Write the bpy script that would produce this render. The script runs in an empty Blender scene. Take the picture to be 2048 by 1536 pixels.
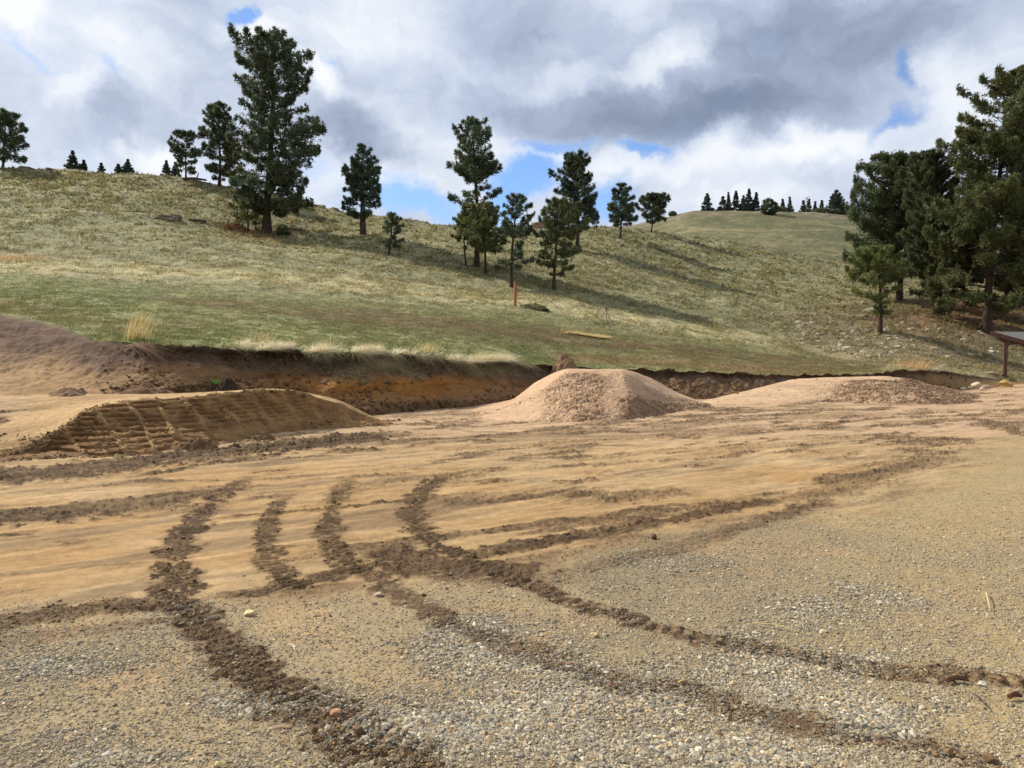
import bpy, math, random
import numpy as np
from mathutils import Vector, Matrix

# ------------------------------------------------------------------ camera
F = 1500.0; CZ = 1.6; HOR = 705.0
PITCH = math.atan((768 - HOR) / F)
CP, SP = math.cos(PITCH), math.sin(PITCH)
SC = bpy.context.scene
C = bpy.data.collections.new('scene'); SC.collection.children.link(C)
cam_d = bpy.data.cameras.new('camera'); cam = bpy.data.objects.new('camera', cam_d); C.objects.link(cam)
cam_d.sensor_width = 36.0; cam_d.lens = 36.0 * F / 2048
cam.location = (0, 0, CZ); cam.rotation_euler = (math.radians(90) - PITCH, 0, 0)
cam_d.clip_start = 0.05; cam_d.clip_end = 6000
SC.camera = cam

# ------------------------------------------------------------------ sun
SUN_EL = math.radians(41)
SD = np.array([-0.85, 0.53]); SD /= np.linalg.norm(SD)          # horizontal direction towards the sun
sun_d = bpy.data.lights.new('sun', 'SUN'); sun = bpy.data.objects.new('sun', sun_d); C.objects.link(sun)
sun_d.energy = 5.0; sun_d.angle = math.radians(0.55); sun_d.color = (1.0, 0.94, 0.84)
sv = Vector((SD[0] * math.cos(SUN_EL), SD[1] * math.cos(SUN_EL), math.sin(SUN_EL)))
sun.rotation_euler = sv.to_track_quat('Z', 'Y').to_euler(); sun.location = (-30, 30, 60)

SC.view_settings.view_transform = 'Standard'; SC.view_settings.look = 'None'
SC.view_settings.exposure = 0.34; SC.view_settings.gamma = 1.0
try:
    SC.view_settings.use_curve_mapping = False
except Exception:
    pass

# ------------------------------------------------------------------ world: blue sky with broken cloud, all in sky directions
world = bpy.data.worlds.new('World'); SC.world = world; world.use_nodes = True
nt = world.node_tree; nt.nodes.clear()
def N(t, tree=None, **kw):
    n = (tree or nt).nodes.new(t)
    for k, v in kw.items(): setattr(n, k, v)
    return n
def LK(a, b, tree=None): (tree or nt).links.new(a, b)
def mth(op, a, b=None, c=None, clamp=False):
    n = N('ShaderNodeMath', operation=op, use_clamp=clamp)
    for i, v in enumerate((a, b, c)):
        if v is None: continue
        if isinstance(v, (int, float)): n.inputs[i].default_value = v
        else: LK(v, n.inputs[i])
    return n.outputs[0]
out = N('ShaderNodeOutputWorld'); bg = N('ShaderNodeBackground'); LK(bg.outputs[0], out.inputs[0])
sky = N('ShaderNodeTexSky'); sky.sky_type = 'NISHITA'; sky.sun_disc = False
sky.sun_elevation = SUN_EL; sky.sun_rotation = math.atan2(SD[0], SD[1]); sky.altitude = 1200
sky.air_density = 1.0; sky.dust_density = 0.3; sky.ozone_density = 2.0
bg.inputs[1].default_value = 0.10
tc = N('ShaderNodeTexCoord'); sx = N('ShaderNodeSeparateXYZ'); LK(tc.outputs['Generated'], sx.inputs[0])
az = mth('ARCTAN2', sx.outputs[0], sx.outputs[1]); el = mth('ARCSINE', sx.outputs[2])
comb = N('ShaderNodeCombineXYZ'); LK(az, comb.inputs[0]); LK(el, comb.inputs[1])
def noise(vec, scale, detail=6.0, rough=0.55, dist=0.0, off=(0, 0, 0), sc=(1, 1, 1)):
    m = N('ShaderNodeMapping'); m.inputs['Location'].default_value = off; m.inputs['Scale'].default_value = sc
    LK(vec, m.inputs[0])
    n = N('ShaderNodeTexNoise'); n.inputs['Scale'].default_value = scale; n.inputs['Detail'].default_value = detail
    n.inputs['Roughness'].default_value = rough; n.inputs['Distortion'].default_value = dist
    LK(m.outputs[0], n.inputs['Vector']); return n
# wispy distortion of the sky directions
dn = noise(comb.outputs[0], 4.5, 7, 0.6)
vs = N('ShaderNodeVectorMath', operation='SUBTRACT'); LK(dn.outputs['Color'], vs.inputs[0]); vs.inputs[1].default_value = (.5, .5, .5)
vm = N('ShaderNodeVectorMath', operation='MULTIPLY'); LK(vs.outputs[0], vm.inputs[0]); vm.inputs[1].default_value = (.20, .16, 0)
dn2 = noise(comb.outputs[0], 16, 6, 0.6, off=(3, 1, 0))
vs2 = N('ShaderNodeVectorMath', operation='SUBTRACT'); LK(dn2.outputs['Color'], vs2.inputs[0]); vs2.inputs[1].default_value = (.5, .5, .5)
vm2 = N('ShaderNodeVectorMath', operation='MULTIPLY'); LK(vs2.outputs[0], vm2.inputs[0]); vm2.inputs[1].default_value = (.06, .05, 0)
va = N('ShaderNodeVectorMath', operation='ADD'); LK(comb.outputs[0], va.inputs[0]); LK(vm.outputs[0], va.inputs[1])
va2 = N('ShaderNodeVectorMath', operation='ADD'); LK(va.outputs[0], va2.inputs[0]); LK(vm2.outputs[0], va2.inputs[1])
P = va2.outputs[0]
def pix_dir(px, py):
    a, b = (px - 1024) / F, (768 - py) / F
    d = np.array([a, CP + b * SP, -SP + b * CP]); d /= np.linalg.norm(d)
    return math.atan2(d[0], d[1]), math.asin(d[2])
def blob(px, py, rx, ry, rot=0.0, inner=0.0):
    a, e = pix_dir(px, py)
    m = N('ShaderNodeMapping', vector_type='TEXTURE')
    m.inputs['Location'].default_value = (a, e, 0); m.inputs['Rotation'].default_value = (0, 0, math.radians(rot))
    m.inputs['Scale'].default_value = (rx / F, ry / F, 1); LK(P, m.inputs[0])
    ln = N('ShaderNodeVectorMath', operation='LENGTH'); LK(m.outputs[0], ln.inputs[0])
    r = N('ShaderNodeMapRange', interpolation_type='SMOOTHSTEP'); LK(ln.outputs['Value'], r.inputs[0])
    r.inputs[1].default_value = 1.0; r.inputs[2].default_value = inner; r.inputs[3].default_value = 0; r.inputs[4].default_value = 1
    return r.outputs[0]
def total(base, lst):
    s = base
    for amp, *b in lst:
        s = mth('MULTIPLY_ADD', blob(*b), amp, s)
    return s
HOLES = [(1.0, 478, 22, 34, 26, 0, .2), (1.25, 1045, 375, 125, 75, 25, .3), (.8, 1120, 290, 130, 26, 0, .2), (.95, 1215, 410, 75, 60, 0, .2),
         (1.0, 1285, 305, 62, 24, -10, .1), (.75, 1862, 138, 36, 52, 0, 0), (.75, 1800, 236, 84, 26, 12, 0),
         (.85, 830, 415, 160, 50, -10, .2), (.5, 250, 165, 50, 22, -35, 0), (.45, 640, 125, 40, 26, 0, 0),
         (.35, 70, 128, 60, 18, -35, 0), (.45, 1705, 390, 70, 40, 0, 0), (.4, 620, 340, 80, 30, -20, 0)]
n_c = noise(P, 9, 7, .6, off=(5, 2, 0))
hole = total(mth('MULTIPLY_ADD', n_c.outputs[0], 1.0, -.5 - .06), HOLES)
# sky beyond the frame: broken cloud from plain noise
wide = noise(tc.outputs['Generated'], 2.2, 6, .55)
backm = N('ShaderNodeMapRange'); LK(sx.outputs[1], backm.inputs[0]); backm.inputs[1].default_value = .55; backm.inputs[2].default_value = .2
wf = mth('MULTIPLY', mth('MULTIPLY_ADD', wide.outputs[0], 3.0, -1.45, clamp=True), backm.outputs[0])
hole = mth('ADD', hole, wf)
hr = N('ShaderNodeMapRange', interpolation_type='SMOOTHSTEP'); LK(hole, hr.inputs[0])
hr.inputs[1].default_value = -.15; hr.inputs[2].default_value = 1.1
TONES = [(-.36, 1560, 110, 520, 190, 3, .2), (-.26, 1150, 225, 430, 85, -4, .2), (-.22, 1420, 235, 330, 60, 4, .2), (-.30, 700, 285, 220, 75, -14, .1),
         (-.15, 390, 90, 130, 150, 20, .1), (-.20, 205, 245, 120, 75, 20, .1), (-.16, 1050, 60, 260, 90, 0, .1), (-.18, 1650, 395, 190, 60, 0, 0),
         (-.14, 60, 290, 120, 60, 0, 0), (.32, 150, 195, 110, 45, 25, 0), (.24, 60, 40, 130, 70, 0, 0), (.20, 300, 130, 120, 80, 0, 0),
         (.36, 612, 155, 60, 70, 0, 0), (.16, 700, 60, 200, 90, 0, 0), (.34, 1320, 110, 100, 60, 25, 0), (.15, 1130, 160, 180, 40, 12, 0),
         (.34, 1650, 290, 200, 50, 6, 0), (.24, 1350, 345, 300, 50, 0, 0), (.28, 1930, 240, 100, 110, 0, 0), (.18, 1960, 120, 110, 100, 0, 0),
         (.30, 330, 320, 100, 45, 0, 0), (.26, 760, 370, 220, 50, -8, 0), (.16, 1520, 400, 300, 40, 0, 0), (.20, 330, 40, 140, 40, 0, 0),
         (.26, 500, 60, 80, 50, 0, 0), (.22, 1090, 315, 90, 24, -8, 0), (-.14, 1850, 60, 200, 60, 0, 0)]
n_t = noise(P, 5.5, 8, .55, off=(9, 4, 0), sc=(1, 1.7, 1)); n_t2 = noise(P, 20, 6, .6, off=(2, 7, 0), sc=(1, 1.4, 1))
tone = total(mth('MULTIPLY_ADD', n_t2.outputs[0], .30, mth('MULTIPLY_ADD', n_t.outputs[0], .75, .71 - .375 - .15)), TONES)
cr = N('ShaderNodeValToRGB'); LK(tone, cr.inputs[0]); cr.color_ramp.interpolation = 'B_SPLINE'
def lin(c): return tuple((v / 255 / 12.92) if v / 255 <= .04045 else ((v / 255 + .055) / 1.055) ** 2.4 for v in c)
el_ = cr.color_ramp.elements
for i, (p, c) in enumerate([(0.0, (118, 131, 154)), (.3, (148, 160, 183)), (.58, (190, 202, 224)), (.82, (228, 235, 246)), (1.0, (252, 253, 254))]):
    e = el_[i] if i < 2 else el_.new(p)
    e.position = p; e.color = (*lin(c), 1)
gain = N('ShaderNodeVectorMath', operation='SCALE'); LK(cr.outputs[0], gain.inputs[0]); gain.inputs['Scale'].default_value = 8.25
skg = N('ShaderNodeVectorMath', operation='MULTIPLY'); LK(sky.outputs[0], skg.inputs[0]); skg.inputs[1].default_value = (1.0, 1.15, 1.35)
mx = N('ShaderNodeMix', data_type='RGBA'); LK(hr.outputs[0], mx.inputs[0]); LK(gain.outputs[0], mx.inputs[6]); LK(skg.outputs[0], mx.inputs[7])
LK(mx.outputs[2], bg.inputs[0])
try:
    world.cycles.sampling_method = 'MANUAL'; world.cycles.sample_map_resolution = 512
except Exception:
    pass

# ------------------------------------------------------------------ helpers
rng = np.random.default_rng(7); random.seed(7)
def _h(ix, iy, s):
    h = (ix.astype(np.int64) * 374761393 + iy.astype(np.int64) * 668265263 + s * 982451653) & 0xffffffff
    h = ((h ^ (h >> 13)) * 1274126177) & 0xffffffff
    return ((h ^ (h >> 16)) & 0xffff).astype(np.float32) / 65535.0
def vn(x, y, s=0):
    x = np.asarray(x, np.float64); y = np.asarray(y, np.float64)
    ix = np.floor(x); iy = np.floor(y); fx = (x - ix).astype(np.float32); fy = (y - iy).astype(np.float32)
    ix = ix.astype(np.int64); iy = iy.astype(np.int64)
    fx = fx * fx * fx * (fx * (fx * 6 - 15) + 10); fy = fy * fy * fy * (fy * (fy * 6 - 15) + 10)
    a = _h(ix, iy, s); b = _h(ix + 1, iy, s); c = _h(ix, iy + 1, s); d = _h(ix + 1, iy + 1, s)
    return (a + (b - a) * fx) * (1 - fy) + (c + (d - c) * fx) * fy
def fbm(x, y, o=4, s=0, g=.5):
    t = 0; a = 1; n = 0
    for k in range(o):
        t = t + a * vn(np.asarray(x) * 2 ** k + 17.3 * k, np.asarray(y) * 2 ** k - 9.1 * k, s + k * 31); n += a; a *= g
    return t / n * 2 - 1
def ss(a, b, x):
    t = np.clip((x - a) / (b - a), 0, 1); return t * t * (3 - 2 * t)
def pchip(xk, yk, x):
    """smooth monotone interpolation; yk may have trailing axes"""
    xk = np.asarray(xk, float); yk = np.asarray(yk, float); x = np.asarray(x, float)
    h = np.diff(xk).reshape((-1,) + (1,) * (yk.ndim - 1)); d = np.diff(yk, axis=0) / h
    m = np.zeros_like(yk); m[0] = d[0]; m[-1] = d[-1]
    if len(xk) > 2:
        w1 = 2 * h[1:] + h[:-1]; w2 = h[1:] + 2 * h[:-1]; ok = d[:-1] * d[1:] > 0
        with np.errstate(divide='ignore', invalid='ignore'):
            mm = (w1 + w2) / (w1 / d[:-1] + w2 / d[1:])
        m[1:-1] = np.where(ok, mm, 0)
    i = np.clip(np.searchsorted(xk, x, side='right') - 1, 0, len(xk) - 2)
    sh = (-1,) + (1,) * (yk.ndim - 1)
    H = (xk[i + 1] - xk[i]).reshape(sh); t = ((x - xk[i]).reshape(sh)) / H
    t2, t3 = t * t, t ** 3
    return (2 * t3 - 3 * t2 + 1) * yk[i] + (t3 - 2 * t2 + t) * H * m[i] + (3 * t2 - 2 * t3) * yk[i + 1] + (t3 - t2) * H * m[i + 1]
def zof(py, Y):                                   # height of the ray through image row py at distance Y
    b = (768 - np.asarray(py, float)) / F
    return CZ + Y * (-SP + b * CP) / (CP + b * SP)
def xof(px, py, Y):
    b = (768 - np.asarray(py, float)) / F
    return Y / (CP + b * SP) * (np.asarray(px, float) - 1024) / F
def pyof(Y, z):
    t = (z - CZ) / Y                              # = (-SP+b CP)/(CP+b SP)
    b = (t * CP + SP) / (CP - t * SP); return 768 - F * b
def pxof(X, Y, z):
    d = Y * CP - (z - CZ) * SP; return 1024 + F * X / d
def ground_xy(px, py):                            # pixel -> flat yard z=0
    b = (768 - np.asarray(py, float)) / F
    Y = -CZ * (CP + b * SP) / (-SP + b * CP); return xof(px, py, Y), Y

MATS = {}
def mat_vcol(name, rough=.95, bump=(), spec=.15, vary=(), transl=0.0):
    if name in MATS: return MATS[name]
    m = bpy.data.materials.new(name); m.use_nodes = True; t = m.node_tree
    b = t.nodes['Principled BSDF']; b.inputs['Roughness'].default_value = rough
    b.inputs['Specular IOR Level'].default_value = spec
    a = t.nodes.new('ShaderNodeAttribute'); a.attribute_name = 'Col'; col = a.outputs['Color']
    geo = t.nodes.new('ShaderNodeNewGeometry')
    for sc_, amt in vary:
        n = t.nodes.new('ShaderNodeTexNoise'); n.inputs['Scale'].default_value = sc_; n.inputs['Detail'].default_value = 4
        n.inputs['Roughness'].default_value = .65
        t.links.new(geo.outputs['Position'], n.inputs['Vector'])
        mr = t.nodes.new('ShaderNodeMapRange'); mr.inputs[1].default_value = .3; mr.inputs[2].default_value = .7
        mr.inputs[3].default_value = 1 - amt; mr.inputs[4].default_value = 1 + amt; t.links.new(n.outputs[0], mr.inputs[0])
        v = t.nodes.new('ShaderNodeVectorMath'); v.operation = 'SCALE'; t.links.new(col, v.inputs[0]); t.links.new(mr.outputs[0], v.inputs['Scale'])
        col = v.outputs[0]
    t.links.new(col, b.inputs['Base Color'])
    prev = None
    for sc_, st, dist in bump:
        n = t.nodes.new('ShaderNodeTexNoise'); n.inputs['Scale'].default_value = sc_; n.inputs['Detail'].default_value = 5
        n.inputs['Roughness'].default_value = .65
        t.links.new(geo.outputs['Position'], n.inputs['Vector'])
        bp = t.nodes.new('ShaderNodeBump'); bp.inputs['Strength'].default_value = st; bp.inputs['Distance'].default_value = dist
        t.links.new(n.outputs[0], bp.inputs['Height'])
        if prev is not None: t.links.new(prev, bp.inputs['Normal'])
        prev = bp.outputs[0]
    if prev is not None: t.links.new(prev, b.inputs['Normal'])
    if transl > 0:
        tr = t.nodes.new('ShaderNodeBsdfTranslucent'); t.links.new(col, tr.inputs[0])
        mxs = t.nodes.new('ShaderNodeMixShader'); mxs.inputs[0].default_value = transl
        o = t.nodes['Material Output']; t.links.new(b.outputs[0], mxs.inputs[1]); t.links.new(tr.outputs[0], mxs.inputs[2])
        t.links.new(mxs.outputs[0], o.inputs[0])
    MATS[name] = m; return m
def mat_flat(name, rgb, rough=.8, amt=.25, scale=8, bump=.3, bscale=30, bd=.01, stretch=(1, 1, 1), rgb2=None):
    if name in MATS: return MATS[name]
    m = bpy.data.materials.new(name); m.use_nodes = True; t = m.node_tree
    b = t.nodes['Principled BSDF']; b.inputs['Roughness'].default_value = rough; b.inputs['Specular IOR Level'].default_value = .25
    tc_ = t.nodes.new('ShaderNodeTexCoord'); mp = t.nodes.new('ShaderNodeMapping'); mp.inputs['Scale'].default_value = stretch
    t.links.new(tc_.outputs['Object'], mp.inputs[0])
    n = t.nodes.new('ShaderNodeTexNoise'); n.inputs['Scale'].default_value = scale; n.inputs['Detail'].default_value = 6; n.inputs['Roughness'].default_value = .65
    t.links.new(mp.outputs[0], n.inputs['Vector'])
    r = t.nodes.new('ShaderNodeValToRGB'); t.links.new(n.outputs[0], r.inputs[0])
    c = lin(rgb); c2 = lin(rgb2) if rgb2 else tuple(min(1, v * (1 + amt)) for v in c)
    r.color_ramp.elements[0].position = .33; r.color_ramp.elements[1].position = .68
    r.color_ramp.elements[0].color = (*[v * (1 - amt) for v in c], 1); r.color_ramp.elements[1].color = (*c2, 1)
    t.links.new(r.outputs[0], b.inputs['Base Color'])
    n2 = t.nodes.new('ShaderNodeTexNoise'); n2.inputs['Scale'].default_value = bscale; n2.inputs['Detail'].default_value = 5
    t.links.new(mp.outputs[0], n2.inputs['Vector'])
    bp = t.nodes.new('ShaderNodeBump'); bp.inputs['Strength'].default_value = bump; bp.inputs['Distance'].default_value = bd
    t.links.new(n2.outputs[0], bp.inputs['Height']); t.links.new(bp.outputs[0], b.inputs['Normal'])
    MATS[name] = m; return m

def mesh_obj(name, verts, faces, mat, col=None, smooth=False, parent=None, k=None):
    """faces: (n,3) or (n,4) array, or list of such arrays"""
    me = bpy.data.meshes.new(name)
    verts = np.ascontiguousarray(verts, np.float32)
    fl = faces if isinstance(faces, list) else [faces]
    fl = [np.asarray(f, np.int32) for f in fl if len(f)]
    me.vertices.add(len(verts)); me.vertices.foreach_set('co', verts.ravel())
    loops = np.concatenate([f.ravel() for f in fl]); cnt = np.concatenate([np.full(len(f), f.shape[1], np.int32) for f in fl])
    st = np.concatenate([[0], np.cumsum(cnt)[:-1]]).astype(np.int32)
    me.loops.add(len(loops)); me.loops.foreach_set('vertex_index', loops)
    me.polygons.add(len(cnt)); me.polygons.foreach_set('loop_start', st)
    try: me.polygons.foreach_set('loop_total', cnt)
    except Exception: pass
    me.polygons.foreach_set('use_smooth', np.full(len(cnt), smooth, bool))
    me.update(calc_edges=True)
    if col is not None:
        at = me.color_attributes.new('Col', 'FLOAT_COLOR', 'POINT')
        c4 = np.ones((len(verts), 4), np.float32); c4[:, :3] = np.clip(col, 0.001, 1); at.data.foreach_set('color', c4.ravel())
    me.materials.append(mat)
    o = bpy.data.objects.new(name, me); C.objects.link(o)
    if parent is not None: o.parent = parent
    if k: o['kind'] = k
    return o
def grid_faces(nr, nc, off=0):
    i = np.arange(nr - 1)[:, None] * nc + np.arange(nc - 1)[None]; i = i.ravel() + off
    return np.stack([i, i + 1, i + nc + 1, i + nc], 1)
def empty(name, loc, label=None, cat=None, group=None):
    o = bpy.data.objects.new(name, None); C.objects.link(o); o.location = loc; o.empty_display_size = .3
    tag(o, label, cat, group); return o
def tag(o, label, cat, group=None):
    if label: o['label'] = label
    if cat: o['category'] = cat
    if group: o['group'] = group
    return o
def mixc(a, b, t): return a + (np.asarray(b) - a) * np.asarray(t)[..., None]
L = lambda *c: np.array(lin(c))
class MB:                                        # collects tubes and boxes for one mesh
    def __init__(s): s.v = []; s.f4 = []; s.f3 = []; s.c = []; s.n = 0
    def add(s, v, f, col=None):
        v = np.asarray(v, float); f = np.asarray(f, int) + s.n
        (s.f4 if f.shape[1] == 4 else s.f3).append(f); s.v.append(v); s.n += len(v)
        s.c.append(np.tile(col if col is not None else (.5, .5, .5), (len(v), 1)) if np.ndim(col) < 2 else col)
    def tube(s, pts, rad, n=6, col=None):
        pts = np.asarray(pts, float); m = len(pts); tg = np.gradient(pts, axis=0); tg /= np.linalg.norm(tg, axis=1)[:, None] + 1e-9
        up = np.array([0, 0, 1.]) if abs(tg[0][2]) < .9 else np.array([1., 0, 0])
        a = np.cross(tg, up); a /= np.linalg.norm(a, axis=1)[:, None] + 1e-9; b = np.cross(tg, a)
        th = np.linspace(0, 2 * np.pi, n, endpoint=False); rad = np.broadcast_to(rad, (m,))
        v = pts[:, None] + rad[:, None, None] * (np.cos(th)[None, :, None] * a[:, None] + np.sin(th)[None, :, None] * b[:, None])
        f = []
        for i in range(m - 1):
            for j in range(n): f.append((i * n + j, i * n + (j + 1) % n, (i + 1) * n + (j + 1) % n, (i + 1) * n + j))
        s.add(v.reshape(-1, 3), f, col)
        if n == 4: s.add(v[0], [(3, 2, 1, 0)], col); s.add(v[-1], [(0, 1, 2, 3)], col)
        else:
            for e, r in ((0, -1), (m - 1, 1)):
                vv = np.vstack([v[e], pts[e]]); s.add(vv, [((j, (j + 1) % n, n) if r > 0 else ((j + 1) % n, j, n)) for j in range(n)], col)
    def box(s, c, hx, hy, hz, R=None, col=None):
        v = np.array([(i, j, k) for i in (-1, 1) for j in (-1, 1) for k in (-1, 1)], float) * (hx, hy, hz)
        if R is not None: v = v @ np.asarray(R).T
        s.add(v + c, [(0, 1, 3, 2), (4, 6, 7, 5), (0, 4, 5, 1), (2, 3, 7, 6), (0, 2, 6, 4), (1, 5, 7, 3)], col)
    def build(s, name, mat, parent=None, smooth=False, loc=None):
        fs = []
        if s.f4: fs.append(np.vstack(s.f4))
        if s.f3: fs.append(np.vstack(s.f3))
        v = np.vstack(s.v)
        if loc is not None: v = v - np.asarray(loc)
        return mesh_obj(name, v, fs, mat, np.vstack(s.c), smooth, parent)
# unit solids
PHI = (1 + 5 ** .5) / 2
ICO_V = np.array([(-1, PHI, 0), (1, PHI, 0), (-1, -PHI, 0), (1, -PHI, 0), (0, -1, PHI), (0, 1, PHI), (0, -1, -PHI), (0, 1, -PHI), (PHI, 0, -1), (PHI, 0, 1), (-PHI, 0, -1), (-PHI, 0, 1)]) / math.sqrt(1 + PHI ** 2)
ICO_F = np.array([(0, 11, 5), (0, 5, 1), (0, 1, 7), (0, 7, 10), (0, 10, 11), (1, 5, 9), (5, 11, 4), (11, 10, 2), (10, 7, 6), (7, 1, 8), (3, 9, 4), (3, 4, 2), (3, 2, 6), (3, 6, 8), (3, 8, 9), (4, 9, 5), (2, 4, 11), (6, 2, 10), (8, 6, 7), (9, 8, 1)])
OCT_V = np.array([(1, 0, 0), (-1, 0, 0), (0, 1, 0), (0, -1, 0), (0, 0, 1), (0, 0, -1)], float)
OCT_F = np.array([(0, 2, 4), (2, 1, 4), (1, 3, 4), (3, 0, 4), (2, 0, 5), (1, 2, 5), (3, 1, 5), (0, 3, 5)])
def scatter_solids(pos, size, col, bv, bf, jit=.28, flat=.6, r=rng):
    """one jittered, turned, squashed solid at each position"""
    n = len(pos); k = len(bv)
    v = bv[None] * (1 + r.normal(0, jit, (n, k, 1)).clip(-.5, .6)) + r.normal(0, jit * .3, (n, k, 3))
    sc = np.stack([r.uniform(.75, 1.3, n), r.uniform(.6, 1.0, n), r.uniform(flat * .7, flat * 1.3, n)], 1)
    v = v * sc[:, None]
    a = r.uniform(0, 6.283, n); b = r.normal(0, .35, n); ca, sa, cb, sb = np.cos(a), np.sin(a), np.cos(b), np.sin(b)
    x, y, z = v[..., 0], v[..., 1], v[..., 2]
    y, z = y * cb[:, None] - z * sb[:, None], y * sb[:, None] + z * cb[:, None]
    x, y = x * ca[:, None] - y * sa[:, None], x * sa[:, None] + y * ca[:, None]
    v = np.stack([x, y, z], -1) * size[:, None, None] + pos[:, None]
    f = bf[None] + (np.arange(n) * k)[:, None, None]
    return v.reshape(-1, 3), f.reshape(-1, 3), np.repeat(col, k, 0)
def blades(root, d0, length, width, bend, col, seg=3, r=rng, tipc=None):
    """ribbons of grass: root (n,3), start direction d0, bend = vector added along the blade"""
    n = len(root); d0 = d0 / (np.linalg.norm(d0, axis=1)[:, None] + 1e-9)
    t = np.linspace(0, 1, seg + 1)
    side = np.cross(d0, r.normal(0, 1, (n, 3))); side /= np.linalg.norm(side, axis=1)[:, None] + 1e-9
    c = root[:, None] + length[:, None, None] * (d0[:, None] * t[None, :, None] + bend[:, None] * (t ** 2)[None, :, None])
    w = width[:, None, None] * (1 - t ** 1.5)[None, :, None] * .5
    lf = c[:, :-1] - side[:, None] * w[:, :-1]; rt = c[:, :-1] + side[:, None] * w[:, :-1]
    v = np.concatenate([lf, rt, c[:, -1:]], 1); k = 2 * seg + 1
    q = np.array([(i, seg + i, seg + i + 1, i + 1) for i in range(seg - 1)]).reshape(-1, 4); tr = np.array([(seg - 1, 2 * seg - 1, 2 * seg)])
    o = (np.arange(n) * k)[:, None, None]
    fs = [(tr[None] + o).reshape(-1, 3)]
    if len(q): fs.append((q[None] + o).reshape(-1, 4))
    cc = np.repeat(col[:, None], k, 1)
    return v.reshape(-1, 3), fs, cc.reshape(-1, 3)
def merge(parts):
    V, F3, F4, CC, n = [], [], [], [], 0
    for v, fs, c in parts:
        for f in (fs if isinstance(fs, list) else [fs]):
            (F3 if f.shape[1] == 3 else F4).append(f + n)
        V.append(v); CC.append(c); n += len(v)
    return np.vstack(V), ([np.vstack(F3)] if F3 else []) + ([np.vstack(F4)] if F4 else []), np.vstack(CC)

# ------------------------------------------------------------------ hill and cut bank, one structured sheet
HC = [  # px : toe, edge, k2, k3, k4, crest  as (Y, py)
 (-900, (10.5, 820), (24, 560), (30, 500), (46, 430), (68, 340), (90, 270)),
 (-300, (13, 805), (22, 600), (28, 545), (45, 470), (68, 372), (88, 305)),
 (0,    (14.5, 792), (20.5, 626), (27, 575), (45, 500), (68, 402), (85, 333)),
 (120,  (14.8, 791), (18.8, 652), (26.5, 580), (45, 502), (68, 405), (85, 338)),
 (200,  (15.0, 790), (17.0, 680), (26, 590), (45, 508), (68, 412), (86, 345)),
 (300,  (15.3, 789), (16.7, 689), (26.5, 597), (45, 514), (68, 425), (86, 351)),
 (450,  (16.8, 796), (17.9, 694), (28, 603), (46, 524), (68, 452), (84, 371)),
 (600,  (18.0, 824), (19.5, 699), (29, 615), (45, 545), (66, 475), (82, 402)),
 (700,  (18.4, 832), (20.3, 702), (30, 622), (44, 560), (63, 489), (82, 424)),
 (750,  (18.8, 830), (20.8, 704), (31, 625), (44, 566), (62, 495), (82, 431)),
 (900,  (20.9, 816), (22.7, 716), (32, 635), (45, 588), (60, 520), (84, 449)),
 (1000, (22.8, 806), (24.4, 722), (34, 643), (46, 596), (60, 530), (86, 452)),
 (1100, (24.6, 802), (26.2, 732), (35, 652), (48, 598), (60, 540), (88, 453)),
 (1300, (26.4, 799), (28.1, 739), (37, 672), (50, 612), (68, 540), (95, 458)),
 (1450, (27.2, 797), (29.0, 745), (39, 688), (53, 622), (74, 550), (100, 478)),
 (1550, (28.5, 789), (29.5, 750), (40, 702), (55, 630), (75, 562), (102, 499)),
 (1700, (30.0, 785), (31.0, 749), (41, 716), (53, 650), (70, 590), (104, 525)),
 (1850, (31.4, 783), (32.6, 738), (42, 712), (53, 650), (68, 600), (104, 535)),
 (1950, (34.5, 777), (36.5, 752), (45, 722), (53, 668), (68, 610), (103, 540)),
 (2048, (38.5, 768), (40.5, 762), (47, 728), (54, 680), (68, 620), (102, 545)),
 (2250, (43, 763), (45, 759), (50, 735), (60, 690), (75, 620), (105, 550)),
 (2950, (46, 762), (48, 758), (54, 735), (66, 680), (80, 610), (110, 530))]
PXK = np.array([h[0] for h in HC], float)
YK = np.array([[k[0] for k in h[1:]] for h in HC], float); PK = np.array([[k[1] for k in h[1:]] for h in HC], float)
ZK = zof(PK, YK)
NCOL = 1500; PXC = np.linspace(-880, 2930, NCOL)
Yc = pchip(PXK, YK, PXC); Zc = pchip(PXK, ZK, PXC)                     # (cols, knots)
UC = (PXC - 1024) / F
# bank rows
NB = 120; tb = np.linspace(0, 1, NB)
BY = Yc[:, 0:1] + (Yc[:, 1:2] - Yc[:, 0:1]) * tb; BZ = Zc[:, 0:1] + (Zc[:, 1:2] - Zc[:, 0:1]) * tb     # (cols, NB)
steep = ss(150, 420, PXC) * (1 - ss(1860, 1980, PXC)); mid = ss(380, 520, PXC) * (1 - ss(1020, 1090, PXC))
PXG = PXC[:, None] + 0 * BY
s_ = BY * (PXG - 1024) / F                                              # lateral metres
lip = np.exp(-((tb - .80) / .16) ** 2)[None] * steep[:, None]           # undercut below the sod
BY = BY + lip * (.22 + .16 * mid[:, None])
eg = np.exp(-((tb - 1) / .07) ** 2)[None] * steep[:, None]; BY = BY - eg * (.12 + .40 * fbm(s_ * 1.1, s_ * 0 + 3, 5, 5, .65)); BZ = BZ + eg * .16 * fbm(s_ * 1.7, s_ * 0 + 8, 5, 6, .65)
rough = np.sin(tb * np.pi)[None] ** .5
BY = BY + rough * steep[:, None] * (.34 * fbm(s_ * 1.1, BZ * 1.6, 5, 11) + .10 * fbm(s_ * 5, BZ * 7, 4, 12)) * 1.2
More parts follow.
